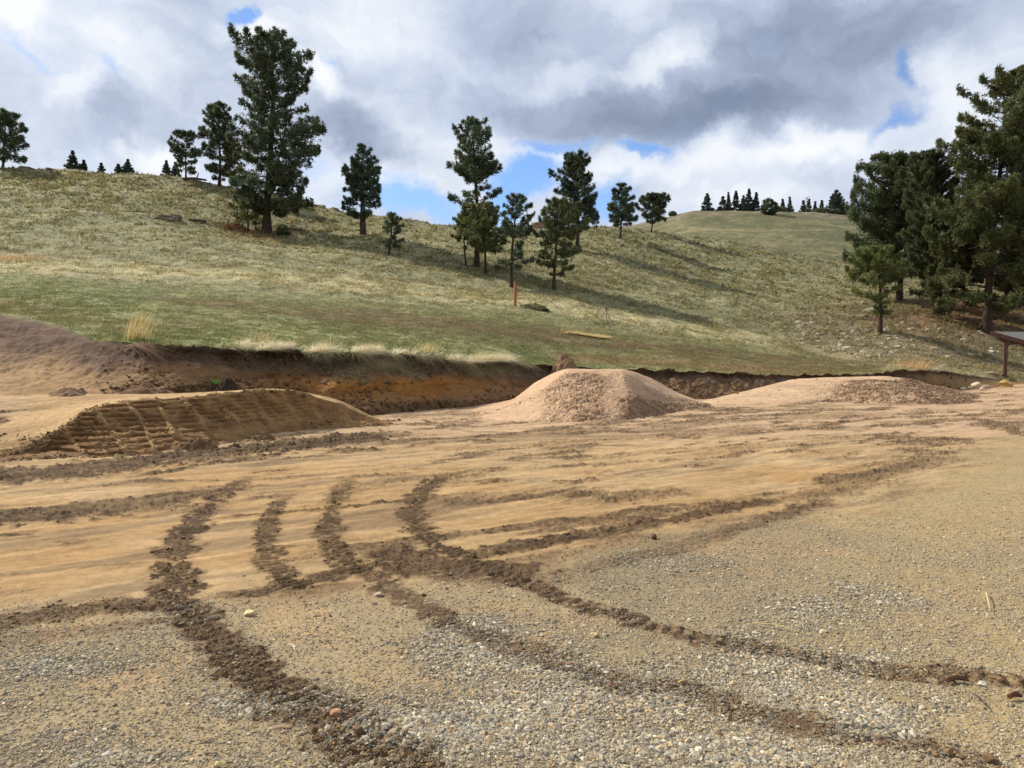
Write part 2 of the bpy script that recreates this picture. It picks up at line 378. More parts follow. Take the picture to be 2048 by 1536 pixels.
BZ = BZ + rough * (.06 * fbm(s_ * 2.2, BY * 2.2, 4, 13) + .05 * fbm(s_ * 9, BY * 9 + BZ * 6, 3, 14) * steep[:, None])
BY = BY + rough * steep[:, None] * .07 * (fbm((s_ - .6 * BZ) * 5.5, BZ * .5, 3, 16)) * ss(.1, .4, tb)[None]
slump = np.exp(-((tb) / .22) ** 2)[None] * steep[:, None]          # fallen soil at the foot
BY = BY - slump * (.10 + .30 * fbm(s_ * .9, s_ * 0, 3, 15))
# left hump: wheel-raked slope
hump = (1 - ss(150, 330, PXC))[:, None]
BZ = BZ + rough * hump * (.04 * np.sin((s_ * .9 + BY * 2.6) * 5 + 2 * fbm(s_ * .7, BY * .7, 3, 17)) * ss(.3, .8, tb)[None] + .05 * fbm(s_ * 3, BY * 3, 4, 18) + .04 * fbm(s_ * 11, BY * 11, 3, 19))
# hill rows
NH = 430; nk = 5
hk = np.array([1., 2, 3, 4, 5]); th_ = np.concatenate([np.linspace(1, 2, 120, False), np.linspace(2, 3, 110, False), np.linspace(3, 4, 100, False), np.linspace(4, 5, 101)])
NH = len(th_)
HY = pchip(hk, Yc[:, 1:].T, th_).T; HZ = pchip(hk, Zc[:, 1:].T, th_).T
# beyond the crest
ext = np.linspace(0, 1, 14)[1:]
HY = np.concatenate([HY, HY[:, -1:] + ext * 38], 1)
sl_e = (HZ[:, -1:] - HZ[:, -6:-5]) / (HY[:, NH - 1:NH] - HY[:, NH - 6:NH - 5])
HZ = np.concatenate([HZ, HZ[:, -1:] + sl_e * .25 * ext * 38 * (1 - ext) - 7.5 * ext ** 1.6], 1)
NHT = HY.shape[1]; ts_all = np.concatenate([th_, 5 + ext])
HX0 = HY * UC[:, None]
fade = ss(1.0, 1.25, ts_all)[None]
HZ = HZ + fade * (.28 * fbm(HX0 * .09, HY * .09, 3, 21) + .12 * fbm(HX0 * .35, HY * .35, 3, 22) + .05 * fbm(HX0 * 1.4, HY * 1.4, 3, 23) * ss(1.6, 3, ts_all)[None]
     + .02 * fbm(HX0 * 3, HY * 3, 3, 24))
HZ = HZ + (.25 * np.maximum(0, fbm(HX0 * .5, HY * .5, 4, 25) - .1) * ss(4.2, 4.9, ts_all)[None])       # broken rocky crest
# first hill row follows last bank row
k_ = np.exp(-np.arange(NHT) / 5.0)[None]
HY = HY + (BY[:, -1:] - HY[:, :1]) * k_; HZ = HZ + (BZ[:, -1:] - HZ[:, :1]) * k_
HY = np.maximum.accumulate(HY, axis=1)
def X_of(Y, Z, px): return xof(px, pyof(Y, Z), Y)
BX = X_of(BY, BZ, PXG); HX = X_of(HY, HZ, PXC[:, None] + 0 * HY)
HPX = PXC[:, None] + 0 * HY; HPY = pyof(HY, HZ)

def interp(px, xs, ys): return np.interp(px, xs, ys)
def hill_color(px, py, x, y):
    """soil and grass tones of the hillside"""
    n1 = fbm(x * .35, y * .35, 4, 40); n2 = fbm(x * 1.3, y * 1.3, 4, 41); n3 = fbm(x * 3.5, y * 3.5, 3, 42); n0 = fbm(x * .06, y * .06, 3, 43)
    n4 = fbm(x * 7, y * 7, 2, 47); olive = L(108, 107, 74); straw = L(164, 154, 114); greyg = L(96, 96, 70)
    c = mixc(np.broadcast_to(olive, px.shape + (3,)), straw, np.clip(.44 + .55 * n2 + .6 * n3 + .2 * n1 + .5 * n4, 0, 1))
    c = mixc(c, greyg, np.clip(.15 + .8 * n1 + .5 * n0, 0, .5))
    # pale dry band above the green strip
    pb = interp(px, [-900, 0, 300, 600, 900, 1050, 1300, 1500, 1700, 1850], [510, 528, 545, 560, 590, 600, 650, 680, 712, 735])
    w = np.exp(-((py - pb + 8 * n1) / (15 + 10 * n0)) ** 2) * (.6 + .5 * n2)
    c = mixc(c, L(182, 168, 124), np.clip(w * (1 + .8 * n3), 0, .8))
    # mown green strip between pale band and bank
    gt = interp(px, [-900, 0, 300, 600, 900, 1050, 1300, 1500, 1700, 1850], [530, 546, 568, 590, 612, 622, 668, 690, 722, 745])
    g = ss(-12, 22, py - gt + 10 * n1 + 7 * n2) * (1 - ss(1790, 1950, px))
    green = mixc(np.broadcast_to(L(92, 99, 56), px.shape + (3,)), L(138, 134, 90), np.clip(.42 + .35 * n2 + .7 * n3 + .4 * n1 + 1.0 * n4, 0, 1))
    c = mixc(c, green, np.clip(g, 0, 1))
    # brown scraped bands
    b1 = interp(px, [-200, 200, 480, 800, 1100, 1300, 1500, 1750], [560, 590, 612, 640, 672, 695, 716, 738])
    sp_ = interp(px, [200, 500, 900, 1300, 1700], [5, 12, 20, 17, 9])
    strk = fbm(x * .5 + y * .12, (y - x * .25) * 2.2, 4, 46)
    w = np.exp(-((py - b1 + 5 * n1) / (sp_ + 2)) ** 2) * ss(180, 520, px) * (1 - ss(1700, 1850, px)) * np.clip(.75 + .8 * strk, 0, 1)
    c = mixc(c, L(104, 82, 58), np.clip(w * 1.1 * (1 + .5 * n4), 0, .92))
    b2 = interp(px, [600, 900, 1100, 1500, 1700], [694, 700, 712, 736, 750])
    w = np.exp(-((py - b2) / 9) ** 2) * ss(1050, 1200, px) * (1 - ss(1600, 1780, px)); c = mixc(c, L(122, 96, 66), np.clip(w, 0, .85))
    b3 = interp(px, [0, 120, 250, 500, 700], [612, 628, 655, 640, 655])
    w = np.exp(-((py - b3) / 14) ** 2) * (1 - ss(250, 600, px)) * (.6 + .6 * strk); c = mixc(c, L(124, 104, 74), np.clip(w, 0, .8))
    # gravelly wash on the right side, and needle litter below the pines
    st = ss(1480, 1650, px) * ss(585, 640, py) * (1 - ss(-8, 10, py - gt + 0)*(1 - ss(1700, 1900, px)))
    c = mixc(c, L(118, 100, 76), np.clip(st * (.55 + .4 * n2), 0, .8))
    lt = np.exp(-((px - 1950) / 170) ** 2 - ((py - 628 + 6 * n1) / 42) ** 2) * 1.3
    c = mixc(c, L(104, 70, 50), np.clip(lt * (.8 + .4 * n2), 0, .9))
    lt = np.exp(-((px - 520) / 60) ** 2 - ((py - 470) / 10) ** 2); c = mixc(c, L(112, 84, 58), np.clip(lt, 0, .8))
    # rocky grey crest line
    cr_ = interp(px, PXK, PK[:, -1]); w = np.exp(-((py - cr_) / 7) ** 2) * (.35 + .5 * n3); c = mixc(c, L(128, 120, 108), np.clip(w, 0, .7))
    return c * .93
M_GRASSY = mat_vcol('hill_turf', bump=((1.1, .6, .35), (6, .6, .08), (25, .4, .03)), vary=((.8, .16), (3.5, .22), (14, .22)))
M_DIRT = mat_vcol('bare_dirt', bump=((9, .5, .05), (22, .6, .03), (90, .5, .012)), vary=((9, .14), (45, .22)))

hc = hill_color(HPX, HPY, HX, HY)
o = mesh_obj('hillside', np.stack([HX.T.ravel(), HY.T.ravel(), HZ.T.ravel()], 1), grid_faces(NHT, NCOL), M_GRASSY,
             hc.transpose(1, 0, 2).reshape(-1, 3), True, k='structure')
# bank colours
n1 = fbm(BX * .7, BZ * 3, 4, 51); n2 = fbm(BX * 3, BZ * 5 + BY * 3, 4, 52); T = np.broadcast_to(tb[None], BY.shape)
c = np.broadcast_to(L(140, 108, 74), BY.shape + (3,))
c = mixc(c, L(92, 72, 54), ss(.42, .66, T + .2 * n1)); c = mixc(c, L(62, 50, 40), ss(.72, .86, T + .12 * n2) * steep[:, None])  # dark topsoil at the top, its colour deepened with painted shade under the lip
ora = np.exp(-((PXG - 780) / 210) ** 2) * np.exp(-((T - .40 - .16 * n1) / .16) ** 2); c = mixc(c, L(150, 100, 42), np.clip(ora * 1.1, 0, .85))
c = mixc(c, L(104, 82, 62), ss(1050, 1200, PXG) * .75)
c = mixc(c, L(96, 72, 50), ss(.30, .0, T + .1 * n1) * (1 - ora) * .8)  # darkened foot: the bank's shadow on the floor painted into the soil colour
# left hump: brown raked top, tan base
lh = (1 - ss(170, 330, PXG)); c = mixc(c, mixc(np.broadcast_to(L(162, 130, 92), BY.shape + (3,)), L(104, 82, 66), ss(.22, .58, T + .2 * n1 + .1 * n2)), lh)
c = mixc(c, hc[:, :1], ss(.93, 1., T) * (1 - .8 * steep[:, None]))
rt_ = ss(1780, 1880, PXG); c = mixc(c, L(150, 118, 76), rt_ * (1 - ss(.6, .9, T)) * .8)
strat = fbm(s_ * .25, BZ * 9 + .3 * n1, 4, 57); c = c * (1 + .30 * n2 + .35 * strat * steep[:, None])[..., None] * .86
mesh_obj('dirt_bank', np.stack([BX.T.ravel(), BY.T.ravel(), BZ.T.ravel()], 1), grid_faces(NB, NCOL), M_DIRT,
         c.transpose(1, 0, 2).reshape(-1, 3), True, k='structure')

def hill_point(px, py, sink=0.0):
    """where the picture column px at row py touches the hillside"""
    i = np.clip(np.interp(px, PXC, np.arange(NCOL)), 0, NCOL - 1.001); i0 = int(i); f = i - i0
    Y = HY[i0] * (1 - f) + HY[i0 + 1] * f; Z = HZ[i0] * (1 - f) + HZ[i0 + 1] * f; p = pyof(Y, Z)
    j = np.argmax(p <= py) if (p <= py).any() else NH - 1
    if j > 0 and p[j] <= py and p[j - 1] > p[j]:
        g = (p[j - 1] - py) / (p[j - 1] - p[j] + 1e-9); g = min(max(g, 0), 1); y = Y[j - 1] + (Y[j] - Y[j - 1]) * g; z = Z[j - 1] + (Z[j] - Z[j - 1]) * g
    else: y, z = Y[j], Z[j]
    return np.array([xof(px, pyof(y, z), y), y, z - sink])

# ------------------------------------------------------------------ far hill
FK = [(500, 520), (900, 505), (1150, 474), (1250, 456), (1330, 438), (1400, 424), (1500, 425), (1600, 427), (1720, 436), (1850, 446), (2048, 460), (2500, 500), (3000, 540)]
fpx = np.linspace(500, 3000, 620); fcrest = pchip([a for a, b in FK], [b for a, b in FK], fpx)
fy = np.array([112, 150, 185, 220, 250, 275, 310.]); NFR = 150
kn = np.stack([zof(np.maximum(640, fcrest + 190), 112 + 0 * fpx), zof(fcrest + 110, 150 + 0 * fpx), zof(fcrest + 52, 185 + 0 * fpx), zof(fcrest + 18, 220 + 0 * fpx),
               zof(fcrest, 250 + 0 * fpx), zof(fcrest, 250 + 0 * fpx) - 1.0, zof(fcrest, 250 + 0 * fpx) - 12])
kt = np.linspace(0, 6, NFR); FY = pchip(np.arange(7), fy, kt)[:, None] + 0 * fpx[None]; FZ = pchip(np.arange(7), kn, kt)
FX0 = FY * (fpx - 1024) / F
FZ = FZ + .5 * fbm(FX0 * .03, FY * .03, 3, 61) + .15 * fbm(FX0 * .2, FY * .2, 3, 62) + .5 * np.maximum(0, fbm(FX0 * .15, FY * .15, 4, 63)) * ss(3.4, 4, kt)[:, None]
FX = X_of(FY, FZ, fpx[None] + 0 * FY); FP = pyof(FY, FZ); n1 = fbm(FX * .05, FY * .05, 4, 64); n2 = fbm(FX * .4, FY * .4, 4, 65); n4 = fbm(FX * .02, FY * .16, 4, 66)
n5 = fbm(FX * 1.2, FY * .9, 4, 67); c = mixc(np.broadcast_to(L(92, 94, 64), FX.shape + (3,)), L(132, 124, 88), np.clip(.35 + .8 * n1 + .8 * n2 + .9 * n5, 0, 1))
c = mixc(c, L(156, 146, 106), np.clip((n4 - .25) * 2, 0, .4)); c = mixc(c, L(138, 124, 104), np.clip(np.exp(-((FP - fcrest) / 8) ** 2) * (.5 + n2), 0, .8))
tr_ = np.exp(-((FP - np.interp(fpx, [1300, 1500, 1720], [452, 462, 458])) / 1.6) ** 2) * ss(1320, 1400, fpx) * (1 - ss(1600, 1720, fpx)); c = mixc(c, L(160, 150, 110), tr_ * .35) * np.array([.86, .84, .84])
mesh_obj('far_hill', np.stack([FX.ravel(), FY.ravel(), FZ.ravel()], 1), grid_faces(NFR, 620), M_GRASSY, c.reshape(-1, 3), True, k='structure')
def far_point(px, py=None):
    j = int(np.argmin(np.abs(fpx - px))); col = pyof(FY[:, j], FZ[:, j]); i = np.argmin(col[:110])
    if py is not None:
        ok = np.where(col[:110] <= py)[0]; i = ok[0] if len(ok) else i
    return np.array([FX[i, j], FY[i, j], FZ[i, j]])

# ------------------------------------------------------------------ yard
TOE_Y = lambda px: np.interp(px, PXC, BY[:, 0]); TOE_Z = lambda px: np.interp(px, PXC, BZ[:, 0])
TRK = [  # name, points (px,py), half width m (start,end), strength, tread
 ('a', [(500, 955), (440, 992), (392, 1040), (362, 1080), (342, 1120), (348, 1170), (372, 1220), (420, 1270), (480, 1320), (550, 1370), (615, 1420), (695, 1470), (785, 1510), (900, 1560)], (.15, .16), 1.0, 1),
 ('b', [(575, 985), (550, 1020), (536, 1050), (530, 1080), (537, 1110), (556, 1145), (590, 1180)], (.11, .12), .75, 2),
 ('c', [(700, 960), (672, 1000), (658, 1040), (662, 1080), (690, 1120), (730, 1150)], (.12, .13), .8, 2),
 ('d', [(915, 945), (856, 972), (832, 1000), (826, 1030), (845, 1065), (885, 1098), (940, 1125), (1000, 1152), (1060, 1174), (1150, 1205), (1250, 1237), (1350, 1268), (1450, 1287), (1550, 1305), (1650, 1325), (1740, 1340), (1820, 1348), (1900, 1345), (1970, 1356), (2100, 1376)], (.17, .10), 1.0, 1),
 ('e', [(720, 1120), (755, 1160), (840, 1212), (920, 1252), (980, 1278), (1060, 1305), (1130, 1335), (1200, 1362), (1284, 1375), (1364, 1382), (1424, 1400), (1480, 1424), (1564, 1440), (1650, 1455), (1750, 1475), (1850, 1496), (1950, 1525)], (.12, .09), .95, 0),
 ('f', [(900, 1118), (1000, 1102), (1100, 1084), (1250, 1058), (1400, 1026), (1540, 1000)], (.15, .18), .9, 0),
 ('f2', [(1540, 1000), (1650, 985), (1760, 950), (1880, 915)], (.22, .30), .6, 0),
 ('f3', [(1120, 1150), (1220, 1128), (1320, 1105), (1440, 1065), (1560, 1030), (1650, 1000)], (.10, .18), .65, 0),
 ('g', [(-60, 1250), (60, 1236), (150, 1222), (260, 1212), (360, 1208)], (.16, .16), .85, 0),
 ('g2', [(-60, 1290), (150, 1262), (330, 1240)], (.12, .08), .5, 0),
 ('h', [(420, 1192), (540, 1180), (620, 1160), (700, 1146), (760, 1132), (840, 1150)], (.11, .13), .85, 0),
 ('i', [(740, 1100), (840, 1120), (940, 1140), (1080, 1150)], (.34, .30), .8, 0),
 ('j', [(-80, 1045), (100, 1030), (250, 1012), (420, 985)], (.5, .4), .85, 0),
 ('j2', [(-80, 1062), (20, 1068), (60, 1066)], (.07, .05), .8, 0),
 ('k', [(420, 1038), (520, 1028), (640, 1020), (740, 1010), (900, 990)], (.06, .10), .75, 0),
 ('k2', [(270, 957), (340, 944), (400, 932), (490, 920), (560, 908)], (.12, .10), .85, 0),
 ('k3', [(700, 975), (850, 955), (1000, 935)], (.15, .10), .5, 0),
 ('m', [(-150, 962), (50, 950), (200, 935), (350, 915), (560, 893), (760, 872)], (.8, .7), 1.0, 0),
 ('n', [(870, 1008), (960, 996), (1060, 992), (1200, 985)], (.22, .18), .6, 0),
 ('n2', [(1190, 1000), (1270, 990), (1370, 982)], (.30, .2), .6, 0),
 ('n3', [(1100, 962), (1140, 960), (1190, 958)], (.05, .04), .8, 0),
 ('n4', [(900, 900), (1100, 888), (1300, 872), (1500, 855)], (.25, .3), .35, 0),
 ('n5', [(1300, 858), (1450, 842), (1600, 836), (1760, 832)], (.5, .4), .5, 0),
 ('n6', [(1430, 900), (1560, 890), (1750, 868)], (.25, .2), .35, 0),
 ('o', [(1960, 838), (2000, 852), (2050, 868), (2120, 880)], (.22, .25), .7, 0),
 ('p', [(1700, 940), (1780, 925), (1900, 905)], (.10, .10), .5, 0),
 ('q', [(1780, 800), (1900, 797), (2100, 792)], (.5, .6), .35, 0),
]
for i in range(len(TRK)):
    pts = np.array(TRK[i][1], float); gx, gy = ground_xy(pts[:, 0], pts[:, 1])
    s = np.linspace(0, len(pts) - 1, (len(pts) - 1) * 5 + 1); TRK[i] = (TRK[i][0], np.stack([pchip(np.arange(len(pts)), gx, s), pchip(np.arange(len(pts)), gy, s)], 1)) + TRK[i][2:]
# ordinary linear pieces are smooth enough
def track_fields(x, y):
    """churn (dark lumpy soil) 0..1, tread pattern height, over ground points"""
    ch = np.zeros(x.shape, np.float32); trd = np.zeros(x.shape, np.float32); hf_ = np.zeros(x.shape, np.float32); ragg = fbm(x * 20, y * 20, 3, 72)
    wob = fbm(x * 1.8, y * 1.8, 3, 70); edge = fbm(x * 9, y * 9, 3, 71)
    for name, p, (w0, w1), st, tr in TRK:
        best = np.full(x.shape, 9e9, np.float32); arc = np.zeros(x.shape, np.float32)
        mw = max(w0, w1) * 2.2
        m = (x > p[:, 0].min() - mw) & (x < p[:, 0].max() + mw) & (y > p[:, 1].min() - mw) & (y < p[:, 1].max() + mw)
        if not m.any(): continue
        xs, ys = x[m], y[m]; b = np.full(xs.shape, 9e9); ar = np.zeros(xs.shape); sd = np.zeros(xs.shape); L0 = 0
        tot = np.linalg.norm(np.diff(p, axis=0), axis=1).sum()
        for a, c_ in zip(p[:-1], p[1:]):
            d = c_ - a; l = np.hypot(*d) + 1e-9
            t = np.clip(((xs - a[0]) * d[0] + (ys - a[1]) * d[1]) / l ** 2, 0, 1)
            dx = xs - a[0] - t * d[0]; dy = ys - a[1] - t * d[1]; q = np.hypot(dx, dy)
            k = q < b; b[k] = q[k]; ar[k] = (L0 + t * l)[k]; sd[k] = ((dx * d[1] - dy * d[0]) / l)[k]; L0 += l
        w = w0 + (w1 - w0) * ar / tot
        e = (b + w * (.7 * edge[m] + .35 * wob[m])) / w
        v = (1 - ss(.6, 1.35, e)) * st * ss(0, .25, ar / tot + .12) * ss(0, .1, 1.06 - ar / tot)
        v = v * (.92 + .3 * wob[m])
        prs = len(name) == 1 and name in 'abcde'
        if prs: v = v * (1 - .75 * ss(.0, .45, ragg[m] + .35 * (e - .8)))
        ch[m] = np.maximum(ch[m], v)
        hv = v * .30 if prs else v
        hf_[m] = np.maximum(hf_[m], hv)
        if prs: hf_[m] -= ((1 - ss(.5, .95, e)) * .22 * st).astype(np.float32)
        if tr:
            trd[m] += (np.sin(ar * 2 * np.pi / .085 + np.abs(sd) * (14 if tr == 1 else 3)) * (1 - ss(.7, 1.05, e)) * (.6 if tr == 1 else 1.)).astype(np.float32)
    return np.clip(ch, 0, 1), trd, hf_
GRAV = np.array([(-900, 1250), (0, 1205), (300, 1165), (560, 1150), (760, 1135), (960, 1115), (1300, 1070), (1560, 1030), (1700, 985), (1900, 915), (2048, 862), (2400, 800)], float)
BLUE = [(470, 1420, 330, 45), (860, 1290, 200, 60), (900, 1440, 330, 70), (130, 1330, 170, 25), (1150, 1400, 300, 60), (1650, 1210, 260, 60),
        (1500, 1330, 300, 40), (1800, 1440, 300, 50), (300, 1510, 300, 30), (1350, 1500, 350, 45), (420, 1210, 120, 30), (120, 1470, 200, 20), (700, 1190, 150, 25), (960, 1330, 130, 40), (40, 1180, 260, 16), (300, 1160, 200, 12)]
def grav_w(px, py, n1, n2):
    d = py - np.interp(px, GRAV[:, 0], GRAV[:, 1])
    g = ss(-25, 70, d + 40 * n1 + 18 * n2)
    b = np.zeros_like(px)
    for cx, cy, rx, ry in BLUE:
        b = np.maximum(b, np.exp(-(((px - cx) + (py - cy) * 1.5) / rx) ** 2 - ((py - cy) / ry) ** 2))
    b = np.clip(b * .9 + .55 * n1 + .65 * n2 - .26 - .25 * ss(1200, 1500, px) * ss(1300, 1200, py), 0, 1) * g
    return g, b
def yard_fields(x, y, px, py):
    ch, trd, hf_ = track_fields(x, y)
    n1 = fbm(x * .8, y * .8, 4, 80); n2 = fbm(x * 3.2, y * 3.2, 4, 81)
    g, b = grav_w(px, py, n1, n2)
    a1 = math.radians(30); u_, v_ = x * math.cos(a1) + y * math.sin(a1), -x * math.sin(a1) + y * math.cos(a1)
    w1 = fbm(u_ * .45 + 5, v_ * 1.9 + .6 * n1, 5, 180, .6); w2 = fbm(u_ * 1.3, v_ * 3.4, 4, 181, .6)
    auto = ss(-.04, .40, w1 + .6 * w2) * .66 * (1 - g * .92) * ss(2, 5, y)
    ch = np.maximum(ch, auto); return ch, (trd, np.where(hf_ < 0, hf_, np.maximum(hf_, auto))), g, b, n1, n2
def yard_color(x, y, px, py, ch, g, b, n1, n2):
    a0 = math.radians(30); u2, v2 = x * math.cos(a0) + y * math.sin(a0), -x * math.sin(a0) + y * math.cos(a0)
    a1 = math.radians(38); a2 = math.radians(14)
    st1 = fbm((x * math.cos(a1) + y * math.sin(a1)) * .35, (-x * math.sin(a1) + y * math.cos(a1)) * 2.6 + .8 * n1, 5, 82)
    st2 = fbm((x * math.cos(a2) + y * math.sin(a2)) * .22, (-x * math.sin(a2) + y * math.cos(a2)) * 1.5 + .8 * n1, 5, 83)
    wst = ss(9, 14, y); st = st1 * (1 - wst) + st2 * wst
    base = mixc(np.broadcast_to(L(160, 131, 92), x.shape + (3,)), L(190, 163, 122), np.clip(.4 + 1.5 * st, 0, 1))
    base = mixc(base, L(160, 123, 76), np.clip(.30 * ss(1250, 700, px) + .9 * n1, 0, .5) * ss(900, 960, py))
    far = ss(905, 850, py + 10 * n1); base = mixc(base, L(180, 151, 122), far * .7)                      # pinker, paler dirt
    dk = np.clip((st - .02) * 2.8, 0, 1) * .8; base = mixc(base, L(120, 97, 70), dk)
    pale = np.clip((st2 - .28) * 4, 0, 1) * ss(1300, 1500, px) * ss(1000, 940, py); base = mixc(base, L(200, 178, 132), pale * .5 * (.5 + n2))
    sand = mixc(np.broadcast_to(L(154, 136, 104), x.shape + (3,)), L(132, 118, 92), np.clip(.5 + n1 + .6 * n2, 0, 1))
    sand = mixc(sand, L(172, 140, 102), np.clip((fbm(x * 1.6, y * 1.6, 4, 87) - .1) * 2.0, 0, .42))
    sand = mixc(sand, L(156, 136, 98), ss(1400, 1800, px) * .6)
    c = mixc(base, sand, g); c = mixc(c, L(124, 114, 92), b * .6)
    dirt = mixc(np.broadcast_to(L(74, 57, 39), x.shape + (3,)), L(114, 90, 62), np.clip(.12 + .5 * n2 + .85 * ss(.75, .35, ch), 0, 1)); dirt = mixc(dirt, L(98, 76, 56), g * .8)
    c = mixc(c, dirt, np.clip(ch * 1.15 + .5 * ch * (vn(x * 22, y * 22, 93) - .5), 0, .95))
    f1 = fbm(x * 12, y * 16, 4, 94); f2 = fbm(u2 * 2.2, v2 * 9, 4, 95); c = c * (1 + (1 - g) * (.22 * f1 + .22 * f2) + g * .14 * f1)[..., None]
    sp = vn(x * 130, y * 130, 90) - .5; sp2 = vn(x * 55, y * 55, 91) - .5
    c = c * (1 + g * (.42 * sp + .30 * sp2) * ss(16, 6, y) + (1 - g) * .12 * sp2)[..., None]
    # churned dark soil left foreground of the mound
    return c * .94 * np.array([.93, .925, .91])
def yard_height(x, y, ch, trd, g, b, n1, n2):
    trd, hf_ = trd; hp = np.clip(hf_, 0, 1)
    z = .025 * fbm(x * .35, y * .35, 3, 84) * ss(3, 8, y)
    l1 = fbm(x * 7, y * 7, 4, 85); l2 = fbm(x * 26, y * 26, 3, 86)
    z = z + (hp * (.004 + .024 * np.maximum(l1 + .1, -.2)) + (.5 * hp + .35 * ch) * .018 * l2) * np.clip(y / 5, 1, 2.4) + np.minimum(hf_, 0) * .06 + trd * .012 * np.clip(ch * 1.5, 0, 1)
    z = z + g * (.0035 * l2 + .0035 * (vn(x * 90, y * 90, 88) - .5)) + (1 - g) * .0022 * l2
    a1 = math.radians(38); rd = fbm((x * math.cos(a1) + y * math.sin(a1)) * .5, (-x * math.sin(a1) + y * math.cos(a1)) * 5, 4, 89)
    z = z + (1 - g) * .03 * rd * ss(4, 9, y) + (1 - g) * .010 * l1 * ss(5, 9, y) * (.6 + n1)
    return z
ppx = np.concatenate([np.linspace(-2600, -420, 160, False), np.linspace(-420, 2470, 1800, False), np.linspace(2470, 4600, 160)]); NPC = len(ppx)
rows = np.concatenate([np.linspace(4200, 1750, 40, False), np.linspace(1750, 1540, 30, False), np.linspace(1540, 900, 640, False), np.linspace(900, 800, 170, False)])
tY = TOE_Y(ppx) + .6
Ynear = ground_xy(1024, rows)[1]
tn = (Ynear - Ynear[0]) / (Ynear[-1] - Ynear[0])
PYg = Ynear[0] + tn[:, None] * (tY[None] - Ynear[0]); near_same = Ynear[:, None] + 0 * tY[None]
w = ss(0.25, 1, tn)[:, None]; PYg = near_same * (1 - w) + PYg * w
PXg = PYg * (ppx - 1024) / F / 1.0; PXp = ppx[None] + 0 * PYg
bpy_ = pyof(PYg, 0 * PYg)
ch, trd, g, b, n1, n2 = yard_fields(PXg, PYg, PXp, bpy_)
pad_rise = lambda px, Y: TOE_Z(px) * ss(.76, 1.0, Y / (TOE_Y(px) + .2)) - .03 * ss(.98, 1.0, Y / (TOE_Y(px) + .6))
PZ = yard_height(PXg, PYg, ch, trd, g, b, n1, n2) * ss(1.0, .9, tn)[:, None] + pad_rise(PXp, PYg)
pc = yard_color(PXg, PYg, PXp, bpy_, ch, g, b, n1, n2)
M_YARD = mat_vcol('yard_dirt', bump=((60, .35, .012), (240, .35, .004)), vary=((35, .10), (160, .14)))
mesh_obj('yard', np.stack([PXg.ravel(), PYg.ravel(), PZ.ravel()], 1), grid_faces(len(rows), NPC), M_YARD, pc.reshape(-1, 3), True, k='structure')
# wide plain ground under and behind everything
g_ = MB(); R_ = 1500
xs = np.linspace(-R_, R_, 41); gv = np.array([(x, y, -.30) for y in xs for x in xs]); g_.add(gv, grid_faces(41, 41), L(150, 134, 96))
g_.build('ground', M_GRASSY)['kind'] = 'structure'

# ------------------------------------------------------------------ dirt mounds (lofted from control rows, each with its own depth)
def linr(xk, yk, x):
    i = np.clip(np.searchsorted(xk, x, side='right') - 1, 0, len(xk) - 2); t = (x - i).reshape((-1,) + (1,) * (yk.ndim - 1)); return yk[i] * (1 - t) + yk[i + 1] * t
def loft(ctrl, nu, nv, sharp=0.0):
    """ctrl (rows, cols, 3) world points -> (nv, nu, 3)"""
    ctrl = np.asarray(ctrl, float); r, c_ = ctrl.shape[:2]
    tv, tu = np.linspace(0, r - 1, nv), np.linspace(0, c_ - 1, nu)
    a = pchip(np.arange(r), ctrl, tv) * (1 - sharp) + linr(np.arange(r), ctrl, tv) * sharp; at_ = a.transpose(1, 0, 2)
    b_ = pchip(np.arange(c_), at_, tu) * (1 - sharp) + linr(np.arange(c_), at_, tu) * sharp
    return b_.transpose(1, 0, 2)
def W(px, py, Y): return (float(xof(px, py, Y)), Y, float(zof(py, Y)))
def mound(name, ctrl, nu, nv, label, fn, sharp=0.0):
    back = [(p[0] + .25 * (1 if True else 0) * p[0] / p[1], p[1] + 1.3, -.12) for p in ctrl[-1]]
    front = [(p[0], p[1] - .15, -.06) for p in ctrl[0]]
    G = loft([front] + ctrl + [back], nu, nv, sharp); v = np.linspace(0, len(ctrl) + 1, nv)[:, None] - 1; u = np.linspace(0, len(ctrl[0]) - 1, nu)[None]
    G, col = fn(G, u, v)
    o = mesh_obj(name, G.reshape(-1, 3), grid_faces(nv, nu), M_DIRT, col.reshape(-1, 3), True)
    me = o.data; loc = Vector(tuple(G.reshape(-1, 3).mean(0)[:2]) + (0,)); me.transform(Matrix.Translation(-loc)); o.location = loc
    tag(o, label, 'dirt mound'); return G
